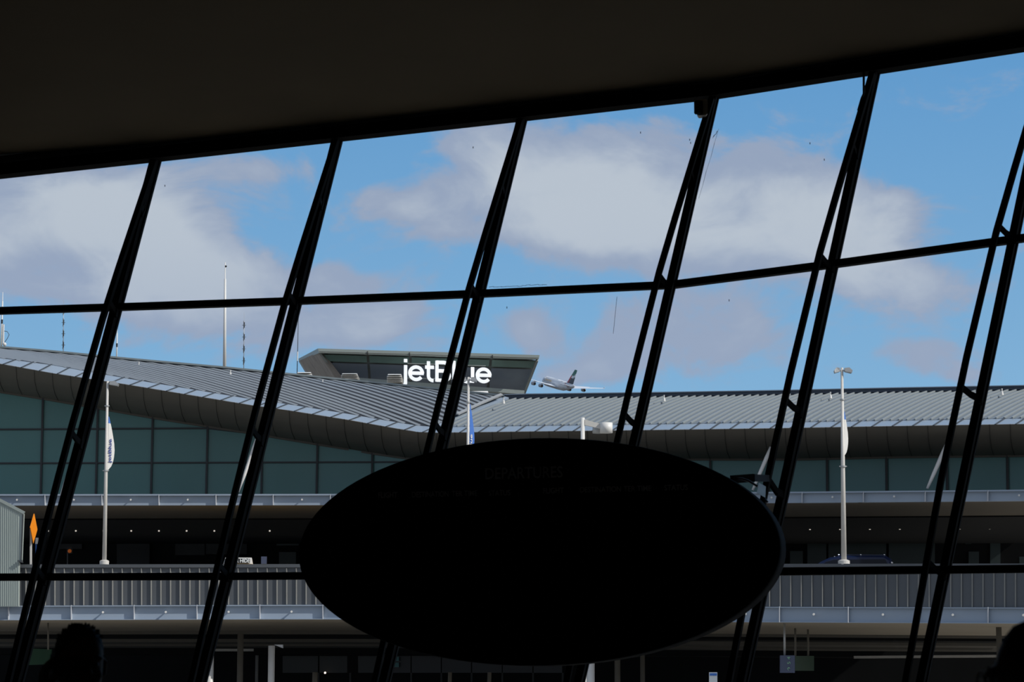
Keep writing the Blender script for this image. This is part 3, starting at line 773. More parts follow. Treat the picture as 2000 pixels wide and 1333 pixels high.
# slanting white columns in front of the teal glass
for (ub_, vb_, ut, vt_, r0, r1) in ((114, 982, 148, 880, .03, .07), (466, 962, 506, 846, .03, .09), (1470, 958, 1506, 874, .05, .085), (1811, 955, 1852, 862, .05, .09)):
    a = Q(ub_, vb_, 3.75); c = Q(ut, vt_, 4.15)
    MB().tube([a, lerp(a, c, .3), lerp(a, c, .75), c], [r0, lerp(r0, r1, .7), r1, r1*.8], 16).build('slanting_column', K['white'], term, True)
# ---------------------------------------------------------------- rooftop cab with the airline name
cab = empty('rooftop_cab', P(840, 800, 165), 'flat-topped rooftop cab with outward-leaning dark glass and stained concrete end', 'rooftop cab')
CY = 165.0
F = lambda u, v, o=0: P(u, v, CY+o)
def front(u, v, o=0): return F(u, v, (v-690)/75*2.0+o)      # glass leans back towards its foot
tl, tr_, br, bl = (621, 690), (1049, 703), (1023, 790), (673, 760)
mb = MB()
q = [front(640, 690), front(1049, 704), front(1012, 800), front(700, 800)]
back = [F(583, 706, 16), F(1010, 712, 16), F(1000, 800, 16), F(640, 800, 16)]
mb.hexa(q, back); mb.build('cab_core', K['cabmull'], cab)
def top(u): return 690+(u-640)*.0325
def edgeL(v): return 627+(v-688)*.66
def edgeR(v): return 1050-(v-704)*.40
cols = [None, 718, 801, 881, 960, None]
for k in range(5):
    for (d0, d1, m) in ((3, 16, 'cabglass2'), (19, 110, 'cabglass')):
        def uu_(idx, v, s):
            if cols[idx] is None: return edgeL(v)+2 if idx == 0 else edgeR(v)-2
            return cols[idx]+(v-690)*(.06*(idx-2)*-1+.02)+s*2.5
        q = []
        for (idx, d, s) in ((k, d1, 1), (k+1, d1, -1), (k+1, d0, -1), (k, d0, 1)):
            v = top(cols[idx] if cols[idx] else (640 if idx == 0 else 1045))+d; q.append(front(uu_(idx, v, s), v, -.25))
        MB().hexa(q, [p+V((0, .1, 0)) for p in q]).build('cab_glass', K[m], cab)
# stained concrete end wall
q = [front(621, 686, -.3), front(627, 690, -.3), front(672, 760, -.3), front(700, 800, -.3)]
endw = [F(622, 688, -.2), F(585, 705, 14), F(612, 745, 14), F(640, 790, 13), F(690, 790, .5), F(668, 748, 0)]
MB().hexa(endw, [p+V((.3, .3, 0)) for p in endw]).build('end_wall', K['concrete'], cab)
MB().beam(F(625, 690, -.4), F(671, 752, .9), .12, .16, V((1, 0, 0))).build('corner_trim', K['cabmull'], cab)
MB().beam(F(1049, 704, -.3), F(1024, 768, 1.4), .16, .2, V((1, 0, 0))).build('corner_trim', K['cabmull'], cab)
# cap slab
ct = [F(621, 681, -.8), F(1054, 694, -.8), F(1035, 697, 16), F(583, 701, 16)]
cbm = [F(623, 690, -.8), F(1052, 702.5, -.8), F(1033, 704, 16), F(584, 706, 16)]
MB().hexa(cbm, ct).build('roof_slab', K['cabcap'], cab)
mb = MB(); mb.beam(F(623, 687.5, -.86), F(1052, 700, -.86), .03, .05, V((0, 0, 1)))
for u in (718, 800, 880, 962): mb.beam(F(u, 683.5+(u-621)*.03, -.83), F(u, 690+(u-621)*.03, -.83), .05, .04, V((1, 0, 0)))
mb.build('slab_groove', K['joint'], cab)
mb = MB(); mb.beam(F(672, 741, .6), F(1024, 768, .6), .25, .6, V((0, 0, 1))); mb.build('base_kerb', K['cabcap'], cab)
MB().box((F(850, 780, 10).x, CY+10, 9.0), (9, 12, 21)).build('cab_stem', K['concrete'], cab)
# letters: strokes in em units, baseline 0, cap height 1
def arc(cx, cy, r, a0, a1, n=18, ry=None):
    ry = ry or r
    return [(cx+r*math.cos(math.radians(lerp(a0, a1, k/n))), cy+ry*math.sin(math.radians(lerp(a0, a1, k/n)))) for k in range(n+1)]
def stroke(mb, path, w, fr, depth=.12):
    n = len(path); L = []; R_ = []
    for k, (x, y) in enumerate(path):
        x0, y0 = path[max(k-1, 0)]; x1, y1 = path[min(k+1, n-1)]
        dx, dy = x1-x0, y1-y0; d = math.hypot(dx, dy) or 1; nx, ny = -dy/d*w/2, dx/d*w/2
        L.append((x+nx, y+ny)); R_.append((x-nx, y-ny))
    o, ex, ey, ez = fr
    pt = lambda q, z: o+ex*q[0]+ey*q[1]+ez*z
    for k in range(n-1):
        q = [L[k], R_[k], R_[k+1], L[k+1]]
        mb.hexa([pt(p, 0) for p in q], [pt(p, depth) for p in q])
sw = .155
def g_e(x): return [arc(x+.36, .37, .30, 0, 322, 26), [(x+.06, .375), (x+.72, .375)]], .78
def g_j(x): return [[(x+.16, .74), (x+.16, -.10)]+arc(x+.0, -.10, .16, 0, -80, 6), [(x+.08, .96), (x+.24, .96)]], .30
def g_t(x): return [[(x+.16, .96), (x+.16, .26)]+arc(x+.38, .26, .22, 180, 275, 7), [(x+.0, .68), (x+.42, .68)]], .46
def g_B(x): return [[(x+.10, 0), (x+.10, 1)], [(x+.08, .93), (x+.42, .93)]+arc(x+.42, .725, .205, 90, -90, 10)+[(x+.08, .52)], [(x+.08, .52), (x+.46, .52)]+arc(x+.46, .295, .225, 90, -90, 10)+[(x+.08, .07)]], .80
def g_l(x): return [[(x+.10, 1.02), (x+.10, .24)]+arc(x+.32, .24, .22, 180, 270, 7)], .38
def g_u(x): return [[(x+.08, .74), (x+.08, .30)]+arc(x+.34, .30, .26, 180, 360, 14)+[(x+.60, .74)], [(x+.60, .74), (x+.60, 0)]], .76
nm = empty('airline_name_sign', F(870, 745, -1), 'large white airline name letters reading jetBlue across the front of the rooftop cab', 'sign')
o = F(783, 744, -1.0); e1 = F(957, 749.5, -1.0)
exn = (e1-o); tw = .30+.78+.46+.80+.38+.76+.78-.06; kx = exn.length/tw
ex = exn.normalized()*kx; ey = V((0, -.02, 1))*((F(850, 703, -1)-F(850, 743.5, -1)).z); ez = V((0, -1, 0))
x = .06
for gf in (g_j, g_e, g_t, g_B, g_l, g_u, g_e):
    paths, adv = gf(x); mb = MB()
    for p in paths: stroke(mb, p, sw if len(p) > 0 else sw, (o, ex, ey, ez), .18)
    mb.build('letter', K['sign'], nm); x += adv
mb = MB()
for d in (.15, .85): mb.beam(o+ex*.3+ey*d+V((0, .1, 0)), o+ex*(tw-.2)+ey*d+V((0, .1, 0)), .04, .04, V((0, 0, 1)))
for k in range(5): mb.beam(o+ex*(.4+k*.9)+ey*.15+V((0, .1, 0)), o+ex*(.4+k*.9)+ey*.15+V((0, 2.2, 0)), .05, .05, V((0, 0, 1)))
mb.build('mounting_rail', K['cabmull'], nm)
# ---------------------------------------------------------------- rooftop vents
RY = EO+RO+3
def vent(u0, u1, v0, v1, nl, lab):
    c = Q((u0+u1)/2, v1, RY); wd = (u1-u0)*(yf(u0)+RY)/F_PX; ht = (v1-v0)*(yf(u0)+RY)/F_PX
    e = empty('roof_vent', c, lab, 'roof vent')
    MB().box(c+V((0, 1, ht*.35-1.0)), (wd*.86, 1.2, ht*.7+2.0)).build('vent_body', K['beam'], e)
    mb = MB()
    for k in range(nl):
        z = ht*(k+.5)/nl; w = wd*(.94 if k < nl-1 else .85)
        b = c+V((0, 0, z)); h = ht/nl*.36
        mb.hexa([b+V((-w/2, .2, -h)), b+V((w/2, .2, -h)), b+V((w/2, 1.8, -h)), b+V((-w/2, 1.8, -h))], [b+V((-w*.47, .4, h)), b+V((w*.47, .4, h)), b+V((w*.47, 1.6, h)), b+V((-w*.47, 1.6, h))])
    mb.build('louvre', K['white'], e)
vent(664, 700, 727, 742, 5, 'white louvred roof vent in front of the cab, well left of the airline name')
vent(754, 786, 728, 746, 5, 'white louvred roof vent just left of the letter j of the airline name')
vent(577, 609, 724.5, 732, 2, 'low white roof vent at the left end of the rooftop cab')
vent(915, 957, 761, 768, 1, 'low white roof box beneath the right end of the airline name')
# ---------------------------------------------------------------- masts and antennas
MY = EO+RO+4
def mast(name, u0, u1, vt, vb, r0, r1, lab, cat='antenna', seg=None, m='white', off=0):
    a = Q(u0, vb+14, MY+off); c = Q(u1, vt, MY+off); e = empty(name, a, lab, cat)
    MB().tube([a, lerp(a, c, .85), lerp(a, c, .852), c], [r0, r1, r1*.5, r1*.4], 10).build('mast', K[m], e, True)
    return e, a, c
e, a, c = mast('flag_mast', 438.5, 440, 513, 715, .085, .05, 'tall tapering pale mast on the roof ridge, highest of the rooftop masts', 'mast')
MB().ball(lerp(a, c, .965)+V((.03, 0, 0)), .05).build('finial', K['blacktext'], e)
for (u, vt, vb, lab) in ((477, 610, 718, 'thin dipole antenna standing just right of the tall pale mast'), (124.5, 584, 686, 'thin dipole antenna between the far left antennas and the first mullion')):
    e, a, c = mast('dipole_antenna', u-1, u, vt, vb, .018, .012, lab, m='galv')
    for k in range(4):
        p = lerp(a, c, .22+.19*k)
        MB().tube([p+V((-.09, 0, 0)), p+V((.09, 0, 0))], .01, 8).tube([p+V((-.02, -.03, -.2)), p+V((-.02, -.03, .2))], .011, 8).tube([p+V((.025, -.03, -.12)), p+V((.025, -.03, .14))], .014, 8).build('dipole', K['mull'], e)
e, a, c = mast('banded_antenna', 227.5, 229, 640, 697, .032, .03, 'short white whip antenna with a black band beside the first mullion')
p = lerp(a, c, .5); MB().tube([lerp(a, c, .46), lerp(a, c, .56)], .04, 10).build('band', K['blacktext'], e)
e, a, c = mast('whip_antenna', 580, 584, 560, 728, .022, .012, 'very thin dark whip antenna beside the left tip of the rooftop cab', m='mull', off=6)
MB().tube([lerp(a, c, .2), lerp(a, c, .3)], .03, 8).build('antenna_sleeve', K['white'], e)
e, a, c = mast('panel_antenna', 2, 5.5, 571, 676, .045, .035, 'white pole antenna with a looping cable at the far left of the roof')
MB().tube([lerp(a, c, .48), lerp(a, c, .55)], .045, 10).build('band', K['blacktext'], e)
MB().tube([Q(6.3, 674, MY), Q(7, 634, MY)], .04, 10).build('side_tube', K['white'], e)
MB().tube([Q(8, 647, MY), Q(14, 648, MY), Q(18, 654, MY), Q(14, 662, MY), Q(9, 669, MY)], .014, 8).build('cable_loop', K['mull'], e)
MB().ball(Q(9, 673, MY), .09).build('globe', K['white'], e)
e, a, c = mast('sector_antenna', -3.2, -1.2, 586, 676, .06, .06, 'thick white antenna cut off by the left edge of the view')
# roof anchors
for u in (271, 450, 630, 984, 1297, 1622, 1957):
    if u < 985: p = Q(u, pl(RGV, u)+13, EO+RO-1.0)
    else: p = Q(u, pl(RGR, u)+13, EO+5.0)
    if u == 984: p = Q(983.5, 784, EO+RO-2)
    h = .16
    MB().tube([p+V((0, 0, -.12)), p+V((0, 0, .02)), p+V((0, 0, .04)), p+V((0, 0, h))], [.07, .05, .025, .03], 8).build('roof_anchor', K['white'], term)
# ---------------------------------------------------------------- light poles
def light_pole(ub_, ut, vb, vt, r0, r1, lab, heads, clamps, off=.2):
    a = Q(ub_, vb, off); c = Q(ut, vt, off); c.y = a.y
    e = empty('light_pole', a, lab, 'light pole', 'road light poles')
    MB().tube([a, c], [r0, r1], 16).build('pole', K['pole'], e, True)
    MB().tube([a+V((0, 0, -.05)), a+V((0, 0, .1)), a+V((0, 0, .14))], [r0*2.1, r0*2.1, r0*1.3], 18).build('base_collar', K['pole'], e)
    for sx_, ln in heads:
        h = c+V((0, 0, -.12))
        mb = MB(); mb.tube([h, h+V((sx_*.12, 0, 0))], .03, 8)
        b0 = h+V((sx_*.1, 0, .02))
        mb.hexa([b0+V((0, -.12, -.06)), b0+V((sx_*ln*.9, -.16, -.12)), b0+V((sx_*ln, -.16, -.02)), b0+V((sx_*ln*.6, -.12, .1)), b0+V((0, -.12, .08))],
                [b0+V((0, .12, -.06)), b0+V((sx_*ln*.9, .16, -.12)), b0+V((sx_*ln, .16, -.02)), b0+V((sx_*ln*.6, .12, .1)), b0+V((0, .12, .08))])
        mb.build('lamp_head', K['galv'], e)
    for v in clamps:
        t = (vb-v)/(vb-vt); p = lerp(a, c, t); r = lerp(r0, r1, t)
        MB().tube([p+V((0, 0, -.03)), p+V((0, 0, .03))], r*1.5, 14).tube([p+V((-r*1.9, -.03, 0)), p+V((r*1.9, -.03, 0))], .02, 8).build('banner_clamp', K['galv'], e)
    return e, a, c
def banner(a, c, vb, vt, v0, v1, bul, mat_, lab, txt=None, tmat=None, tip=None, tr=None, depthk=-.6):
    pos = lambda v: lerp(a, c, (vb-v)/(vb-vt)); sc_ = a.y/F_PX
    e = empty('banner', pos(v1), lab, 'banner', 'pole banners')
    n = 16; ins = []; out = []
    for k in range(n+1):
        t = k/n; v = lerp(v1, v0, t); p = pos(v)+V((.07, -.02, 0))
        w = bul*sc_*pl([(0, .1), (.06, .5), (.15, .8), (.27, .96), (.38, 1), (.5, .92), (.65, .7), (.8, .45), (1, .06)], t)
        ins.append(p); out.append(p+V((max(w, .004), -depthk*max(w, .004), 0)))
    mb = MB()
    for k in range(n):
        q = [ins[k], out[k], out[k+1], ins[k+1]]; m = 1 if (tip and (k+.5)/n > tip) else 0
        mb.hexa(q, [p+V((.008, .012, 0)) for p in q], m)
    mb.build('cloth', [K[mat_], K['bluebanner']], e)
    if txt:
        d = (V((1, -depthk, 0))).normalized(); mt = MB()
        p0 = pos(tr[0])+V((tr[2]*sc_, -.038-depthk*(tr[2]*sc_-.07), 0)); ln = abs(pos(tr[1]).z-p0.z)
        text_mb(mt, txt, p0-V((0, .02, 0)), V((0, 0, 1)), -d, tr[3]*sc_, .004, width=ln, bold=.02)
        mt.build('lettering', K[tmat], e)
    return e
e, a, c = light_pole(203.7, 210.2, 1101, 745, .095, .048, 'cream light pole on the parapet with a white jetBlue banner, leftmost of the poles', [(1, .38)], (794, 921))
banner(a, c, 1101, 745, 815, 919, 11.5, 'white', 'white sail-shaped banner with navy jetBlue lettering on the leftmost light pole', 'jetBlue', 'bluetext', .86, (905, 858, 9.6, 8.6))
e, a, c = light_pole(1648.3, 1644.3, 1101, 719, .11, .05, 'twin-headed light pole on the parapet at right, in front of a dark car', [(-1, .22), (1, .30)], (782, 913))
banner(a, c, 1101, 719, 805, 890, 7.5, 'white', 'narrow white banner with blue tip seen nearly edge-on on the rightmost light pole', tip=.84, depthk=-.6)
e, a, c = light_pole(912, 915, 1101, 737, .075, .05, 'grey light pole with a blue banner rising above the oval departures board', [(-1, .16), (1, .26)], (787,))
banner(a, c, 1101, 737, 790, 900, 9, 'bluebanner', 'blue sail-shaped banner with white lettering, cut off by the oval departures board', 'jetBlue', 'white', None, (900, 849, 8.6, 7.6))
# drum-headed street lamp nearer than the road
L0 = 82.0
a = P(1137.5, 1410, L0); c = P(1138, 816.5, L0); a = V((c.x, c.y, -1.5))
e = empty('street_lamp', a, 'white street lamp with short sloping arm and drum-shaped head, above the oval board', 'street lamp')
MB().tube([a, c], [.1, .065], 16).build('pole', K['white'], e, True)
s_ = L0/F_PX
q = [P(1142, 820, L0), P(1174, 829, L0), P(1172, 838, L0), P(1142, 831, L0)]
MB().hexa([p+V((0, -.05, 0)) for p in q], [p+V((0, .05, 0)) for p in q]).build('arm', K['pole'], e)
p = P(1184, 826.5, L0)
MB().tube([p, p+V((0, 0, -20*s_))], 12.5*s_, 28).build('drum_head', K['white'], e, True)
p = P(1168, 835, L0+.3); MB().tube([p, p+V((0, 0, -12*s_))], 11*s_, 24).build('ballast_box', K['galv'], e, True)
# ---------------------------------------------------------------- pale shed at the far left
sh = empty('metal_shed', Q(20, 1185, -.4), 'pale grey metal-clad shed with sloping roof edge at the far left of the road', 'shed')
pol = [(-120, 1185.5), (36.5, 1185.5), (37.5, 1097), (42.5, 1097), (46.5, 1004), (-2, 979), (-120, 979)]
q = [Q(u, v, -.5) for u, v in pol]
MB().hexa(q, [p+V((0, .2, 0)) for p in q]).build('front_wall', K['shed'], sh)
mb = MB()
for k in range(24):
    u = -55+k*4.1
    if u > 36: break
    vtop = pl([(-2, 980), (46, 1005)], u) if u > -2 else 980
    mb.beam(Q(u, vtop+3, -.51), Q(u, 1184, -.51), .02, .02, V((1, 0, 0)))
mb.build('cladding_ribs', K['shed'], sh)
MB().beam(Q(-2, 976.5, -.5), Q(47.5, 1002.5, -.5), .12, .12, V((0, 0, 1))).build('roof_edge', K['cabcap'], sh)
MB().beam(Q(45.5, 1006, -.45), Q(41.8, 1097, -.45), .05, .2, V((1, 0, 0))).build('downpipe', K['mull'], sh)
MB().beam(Q(36, 1096, -.55), Q(44, 1099, -.55), .05, .25, V((0, 0, 1))).build('ledge', K['mull'], sh)
# ---------------------------------------------------------------- road signs
e = empty('warning_sign', Q(60.5, 1102, .9), 'orange diamond warning sign on a white post, seen almost edge-on', 'road sign')
cpt = Q(65, 1033, .8); hh = 29.5*.0216; dv = V((.05, .55, 0))
q = [cpt-dv, cpt-V((0, 0, hh)), cpt+dv, cpt+V((0, 0, hh))]
MB().hexa(q, [p+V((.03, -.004, 0)) for p in q]).build('diamond_plate', K['orange'], e)
mt = MB(); text_mb(mt, '= =', cpt+V((-.03, -.12, -.22)), V((0, 0, 1)), V((-.2, -.9, 0)), .22, .004, width=.45); mt.build('lettering', K['blacktext'], e)
MB().beam(Q(60.5, 1030, .9), Q(60.3, 1106, .9), .085, .06, V((1, 0, 0))).build('post', K['white'], e)
e = empty('small_road_sign', Q(70, 1102, 1.4), 'small blue and white sign on a post just right of the orange diamond', 'road sign')
q = [Q(69, 1063, 1.4), Q(74, 1063, 1.4), Q(75, 1051, 1.4), Q(70, 1051, 1.4)]
MB().hexa(q, [p+V((0, .03, 0)) for p in q]).build('plate', K['white'], e)
MB().beam(Q(70.5, 1052, 1.45), Q(70.5, 1106, 1.45), .05, .05, V((1, 0, 0))).build('post', K['bluebanner'], e)
e = empty('signal_light', Q(136, 1100, 9), 'dark signal box with a dim orange light under the terminal canopy', 'signal light')
MB().box(Q(136, 1075, 9), (.24, .2, .32)).build('housing', K['blacktext'], e)
MB().ball(Q(136, 1077, 8.9), .09).build('lens', K['orangelamp'], e)
MB().tube([Q(132, 1080, 9), Q(132, 1106, 9)], .025, 8).build('post', K['mull'], e)
e = tag(MB().box(Q(515.5, 1095, 3), (.24, .05, .32)).build('notice_plate', K['signgrey']), 'small grey notice plate on the road right of the taxi sign', 'notice')
# hanging sign under the road at right
e = empty('hanging_direction_sign', Q(1550, 1280, 2), 'grey and green direction sign hanging from three rods beneath the road at right', 'hanging sign')
for (u, vt, off, m) in ((1532, 1216, 1.2, 'galv'), (1553, 1228, 5, 'beam'), (1578, 1228, 8, 'beam')):
    t = Q(u, vt, off); b_ = Q(u+.5, 1282, off); MB().tube([t, b_], .045, 10).build('rod', K[m], e, True)
q = [Q(1524, 1315, 1), Q(1552.5, 1315, 1), Q(1552.5, 1281, 1), Q(1524, 1281, 1)]
MB().hexa(q, [p+V((0, .25, 0)) for p in q]).build('grey_panel', K['signgrey'], e)
q = [Q(1553, 1311, 1.3), Q(1590, 1311, 9), Q(1590, 1282, 9), Q(1553, 1282, 1.3)]
MB().hexa(q, [p+V((0, .12, 0)) for p in q]).build('green_panel', K['green'], e)
mt = MB(); text_mb(mt, '\u2191 5 4', Q(1544, 1312, .98), V((0, 0, 1)), V((-1, 0, 0)), .18, .004, width=.55)
mt.build('lettering', K['glyph_g'], e)
e = empty('hanging_green_sign', Q(75, 1300, 2), 'dark green direction sign hanging beneath the road, left of the man', 'hanging sign')
q = [Q(48, 1300, 3), Q(100, 1298, 4), Q(100, 1269, 4), Q(48, 1267, 3)]
MB().hexa(q, [p+V((0, .2, 0)) for p in q]).build('green_panel', K['green'], e)
for u in (58, 94): MB().tube([Q(u, 1214, 3.5), Q(u, 1270, 3.5)], .04, 10).build('rod', K['beam'], e, True)
e = empty('bus_stop_sign', V((Q(1393, 1320, -10).x, Q(1393, 1320, -10).y, -1.5)), 'small blue and white street notice on a post at the bottom edge, right of centre', 'street sign')
q = [Q(1385, 1345, -10), Q(1401, 1345, -10), Q(1401, 1314, -10), Q(1385, 1314, -10)]
MB().hexa(q, [p+V((0, .03, 0)) for p in q]).build('plate', K['paper'], e)
q = [Q(1386, 1320.5, -10.01), Q(1400, 1320.5, -10.01), Q(1400, 1316, -10.01), Q(1386, 1316, -10.01)]
MB().hexa(q, [p+V((0, -.01, 0)) for p in q]).build('blue_header', K['bluebanner'], e)
t = Q(1393, 1340, -9.95); MB().tube([t, V((t.x, t.y, -1.5))], .03, 8).build('post', K['galv'], e)
e = empty('window_notice', Q(773, 1300, LW-.4), 'small teal notice sign on the dark lower shopfront below the oval board', 'notice')
for (v0, v1) in ((1283.5, 1292), (1295, 1304)):
    q = [Q(768, v1, LW-.3), Q(779, v1, LW-.3), Q(779, v0, LW-.3), Q(768, v0, LW-.3)]
    MB().hexa(q, [p+V((0, .03, 0)) for p in q]).build('plate', K['teal'], e)
e = tag(MB().ball(Q(635, 1315, LW-.8), .055).build('wall_lamp', K['redlamp']), 'tiny lit lamp low on the dark shopfront left of the oval board', 'lamp')
# ---------------------------------------------------------------- cars
def car(name, c, zg, lab, paint, prof, win, width, flip, extra=None, whl=.36):
    # prof: side profile [(x,z)] closed, x forward
    e = empty(name, V((c.x, c.y, zg)), lab, 'car')
    g = lambda x, z, y: V((c.x+flip*x, c.y+y, zg+z))
    mb = MB(); lo, hi = prof
    def loft(mb, secs):
        for (w0, A), (w1, B) in zip(secs, secs[1:]):
            n = len(A)
            for k in range(n):
                l = (k+1) % n
                mb.face([g(*A[k], w0), g(*A[l], w0), g(*B[l], w1), g(*B[k], w1)])
        for (w, A) in (secs[0], secs[-1]): mb.face([g(*p, w) for p in A])
    sh_ = lambda P_, k, dz: [(x*k, z-(dz if z > .5 else 0)) for x, z in P_]
    h = width/2
    loft(mb, [(-h, sh_(lo, .97, .05)), (-h*.9, lo), (h*.9, lo), (h, sh_(lo, .97, .05))]); mb.build('body', paint, e)
    mb = MB(); loft(mb, [(-h*.82, sh_(hi, .94, .07)), (-h*.7, hi), (h*.7, hi), (h*.82, sh_(hi, .94, .07))]); mb.build('roof', paint, e)
    for s in (-1, 1):
        mb = MB()
        q = [g(x, z, s*(h*.86)) for x, z in win]; mb.hexa(q, [p+V((0, s*.02, 0)) for p in q]); mb.build('side_window', K['carglass'], e)
        for wx in (-1.45, 1.4):
            p = g(wx, whl, s*(h-.1)); MB().tube([p+V((0, -.11, 0)), p+V((0, .11, 0))], whl, 24).build('wheel', K['tyre'], e)
    return e, g
suv_lo = [(-2.35, .35), (2.35, .35), (2.4, .8), (2.2, 1.02), (1.15, 1.12), (-2.3, 1.12), (-2.4, .8)]
suv_hi = [(1.35, 1.05), (.72, 1.55), (.35, 1.72), (-.2, 1.79), (-1.9, 1.79), (-2.12, 1.66), (-2.32, 1.05)]
zr = Q(1680, 1087, 3.6).z
cR = Q(1634, 1087, 3.6)
e, g = car('parked_car', cR, zr-1.79, 'dark blue estate car behind the parapet, only its roof and windows showing', K['navycar'], (suv_lo, suv_hi), [(1.0, 1.12), (.55, 1.52), (.2, 1.62), (-1.85, 1.64), (-2.1, 1.12)], 1.86, -1)
for s in (-1, 1):
    mb = MB(); mb.beam(g(.0, 1.83, s*.62), g(-1.9, 1.82, s*.62), .03, .03, V((0, 0, 1)))
    for x in (0, -.9, -1.85): mb.beam(g(x, 1.74, s*.62), g(x, 1.84, s*.62), .06, .03, V((1, 0, 0)))
    mb.build('roof_rail', K['navycar'], e)
    for x in (0, -.9, -1.85): MB().ball(g(x, 1.83, s*.62), .035).build('rail_glint', K['chrome'], e)  # chrome balls added for small sun glints along the roof rail
MB().ball(g(-2.12, 1.5, -.78), .05).build('sun_glint', K['chrome'], e)  # chrome ball added as the sun glint at the car's rear
tx_lo = suv_lo; tx_hi = [(1.0, .95), (.35, 1.36), (.0, 1.45), (-1.0, 1.46), (-1.5, 1.30), (-2.1, .98)]
sgz = Q(466, 1103, 3.6).z
cT = Q(466, 1103, 3.6)
zd = sgz-1.46-.04
e, g = car('taxi', cT, zd, 'taxi hidden behind the parapet with a black and white rooftop advertising board', K['yellowcar'], (tx_lo, tx_hi), [(.8, 1.0), (.35, 1.3), (-.9, 1.36), (-1.6, 1.02)], 1.8, -1)
W2 = 28*(yf(466)+3.6)/F_PX; H2 = 12.5*(yf(466)+3.6)/F_PX
o = V((cT.x, cT.y-.15, sgz))
q0 = [o+V((-W2, -.2, 0)), o+V((W2, -.2, 0)), o+V((W2, .2, 0)), o+V((-W2, .2, 0))]
q1 = [o+V((-W2*.97+.05, -.06, H2)), o+V((W2*.93, -.06, H2)), o+V((W2*.93, .06, H2)), o+V((-W2*.97+.05, .06, H2))]
bx = MB().hexa(q0, q1); plabel(bx.build('roof_advert', K['white'], e), 'white framed rooftop advertising board')
dn = V((0, .14, H2)).normalized()
q = [o+V((-W2*.93, -.245, .02)), o+V((W2*.84, -.245, .02)), o+V((W2*.84, -.245, .02))+dn*(H2*.86), o+V((-W2*.9, -.245, .02))+dn*(H2*.86)]
MB().hexa(q, [p+V((0, .012, 0)) for p in q]).build('advert_face', K['blacktext'], e)
mt = MB(); text_mb(mt, 'NEVER HIDE', q[0]+V((.04, -.012, .035)), V((1, 0, 0)), dn, H2*.66/.72, .006, width=W2*1.68, bold=.018)
mt.build('advert_lettering', K['paper'], e)
# ---------------------------------------------------------------- airliner
pl_c = P(1091, 751.5, 2350)
air = empty('airliner', pl_c, 'large white four-engined airliner climbing away with a green, white, black and red tail', 'airplane')
yaw = math.radians(23); pit = math.radians(13.5); bank = math.radians(4)
fwd = V((-math.sin(yaw)*math.cos(pit), math.cos(yaw)*math.cos(pit), math.sin(pit)))
rt = fwd.cross(V((0, 0, 1))).normalized(); upv = rt.cross(fwd).normalized()
rt2 = rt*math.cos(bank)-upv*math.sin(bank); up2 = upv*math.cos(bank)+rt*math.sin(bank)
def AP(x, y, z): return pl_c+fwd*x+rt2*y+up2*z       # x forward, y right, z up (metres)
mb = MB()
secs = [(36, .4, .4, -.6), (34.5, 1.8, 1.9, -.5), (32, 2.8, 3.2, 0), (28, 3.7, 4.5, 0), (20, 3.9, 4.7, 0), (0, 3.9, 4.7, 0), (-12, 3.8, 4.5, .1), (-20, 3.1, 3.5, .6), (-27, 2.3, 2.6, 1.4), (-33, 1.3, 1.6, 2.1), (-36, .5, .7, 2.6)]
nf = 28; ringp = []
for (x, ry, rz_, zc) in secs: ringp.append([AP(x, math.cos(2*math.pi*k/nf)*ry, zc+math.sin(2*math.pi*k/nf)*rz_) for k in range(nf)])
for A, B in zip(ringp, ringp[1:]):
    for k in range(nf): mb.face([A[k], A[(k+1) % nf], B[(k+1) % nf], B[k]])
mb.face(ringp[0]); mb.face(ringp[-1]); mb.build('fuselage', K['plane'], air, True)
def slab(pts_lo, th_lo, pts_hi, th_hi, ax):       # root section / tip section
    return None
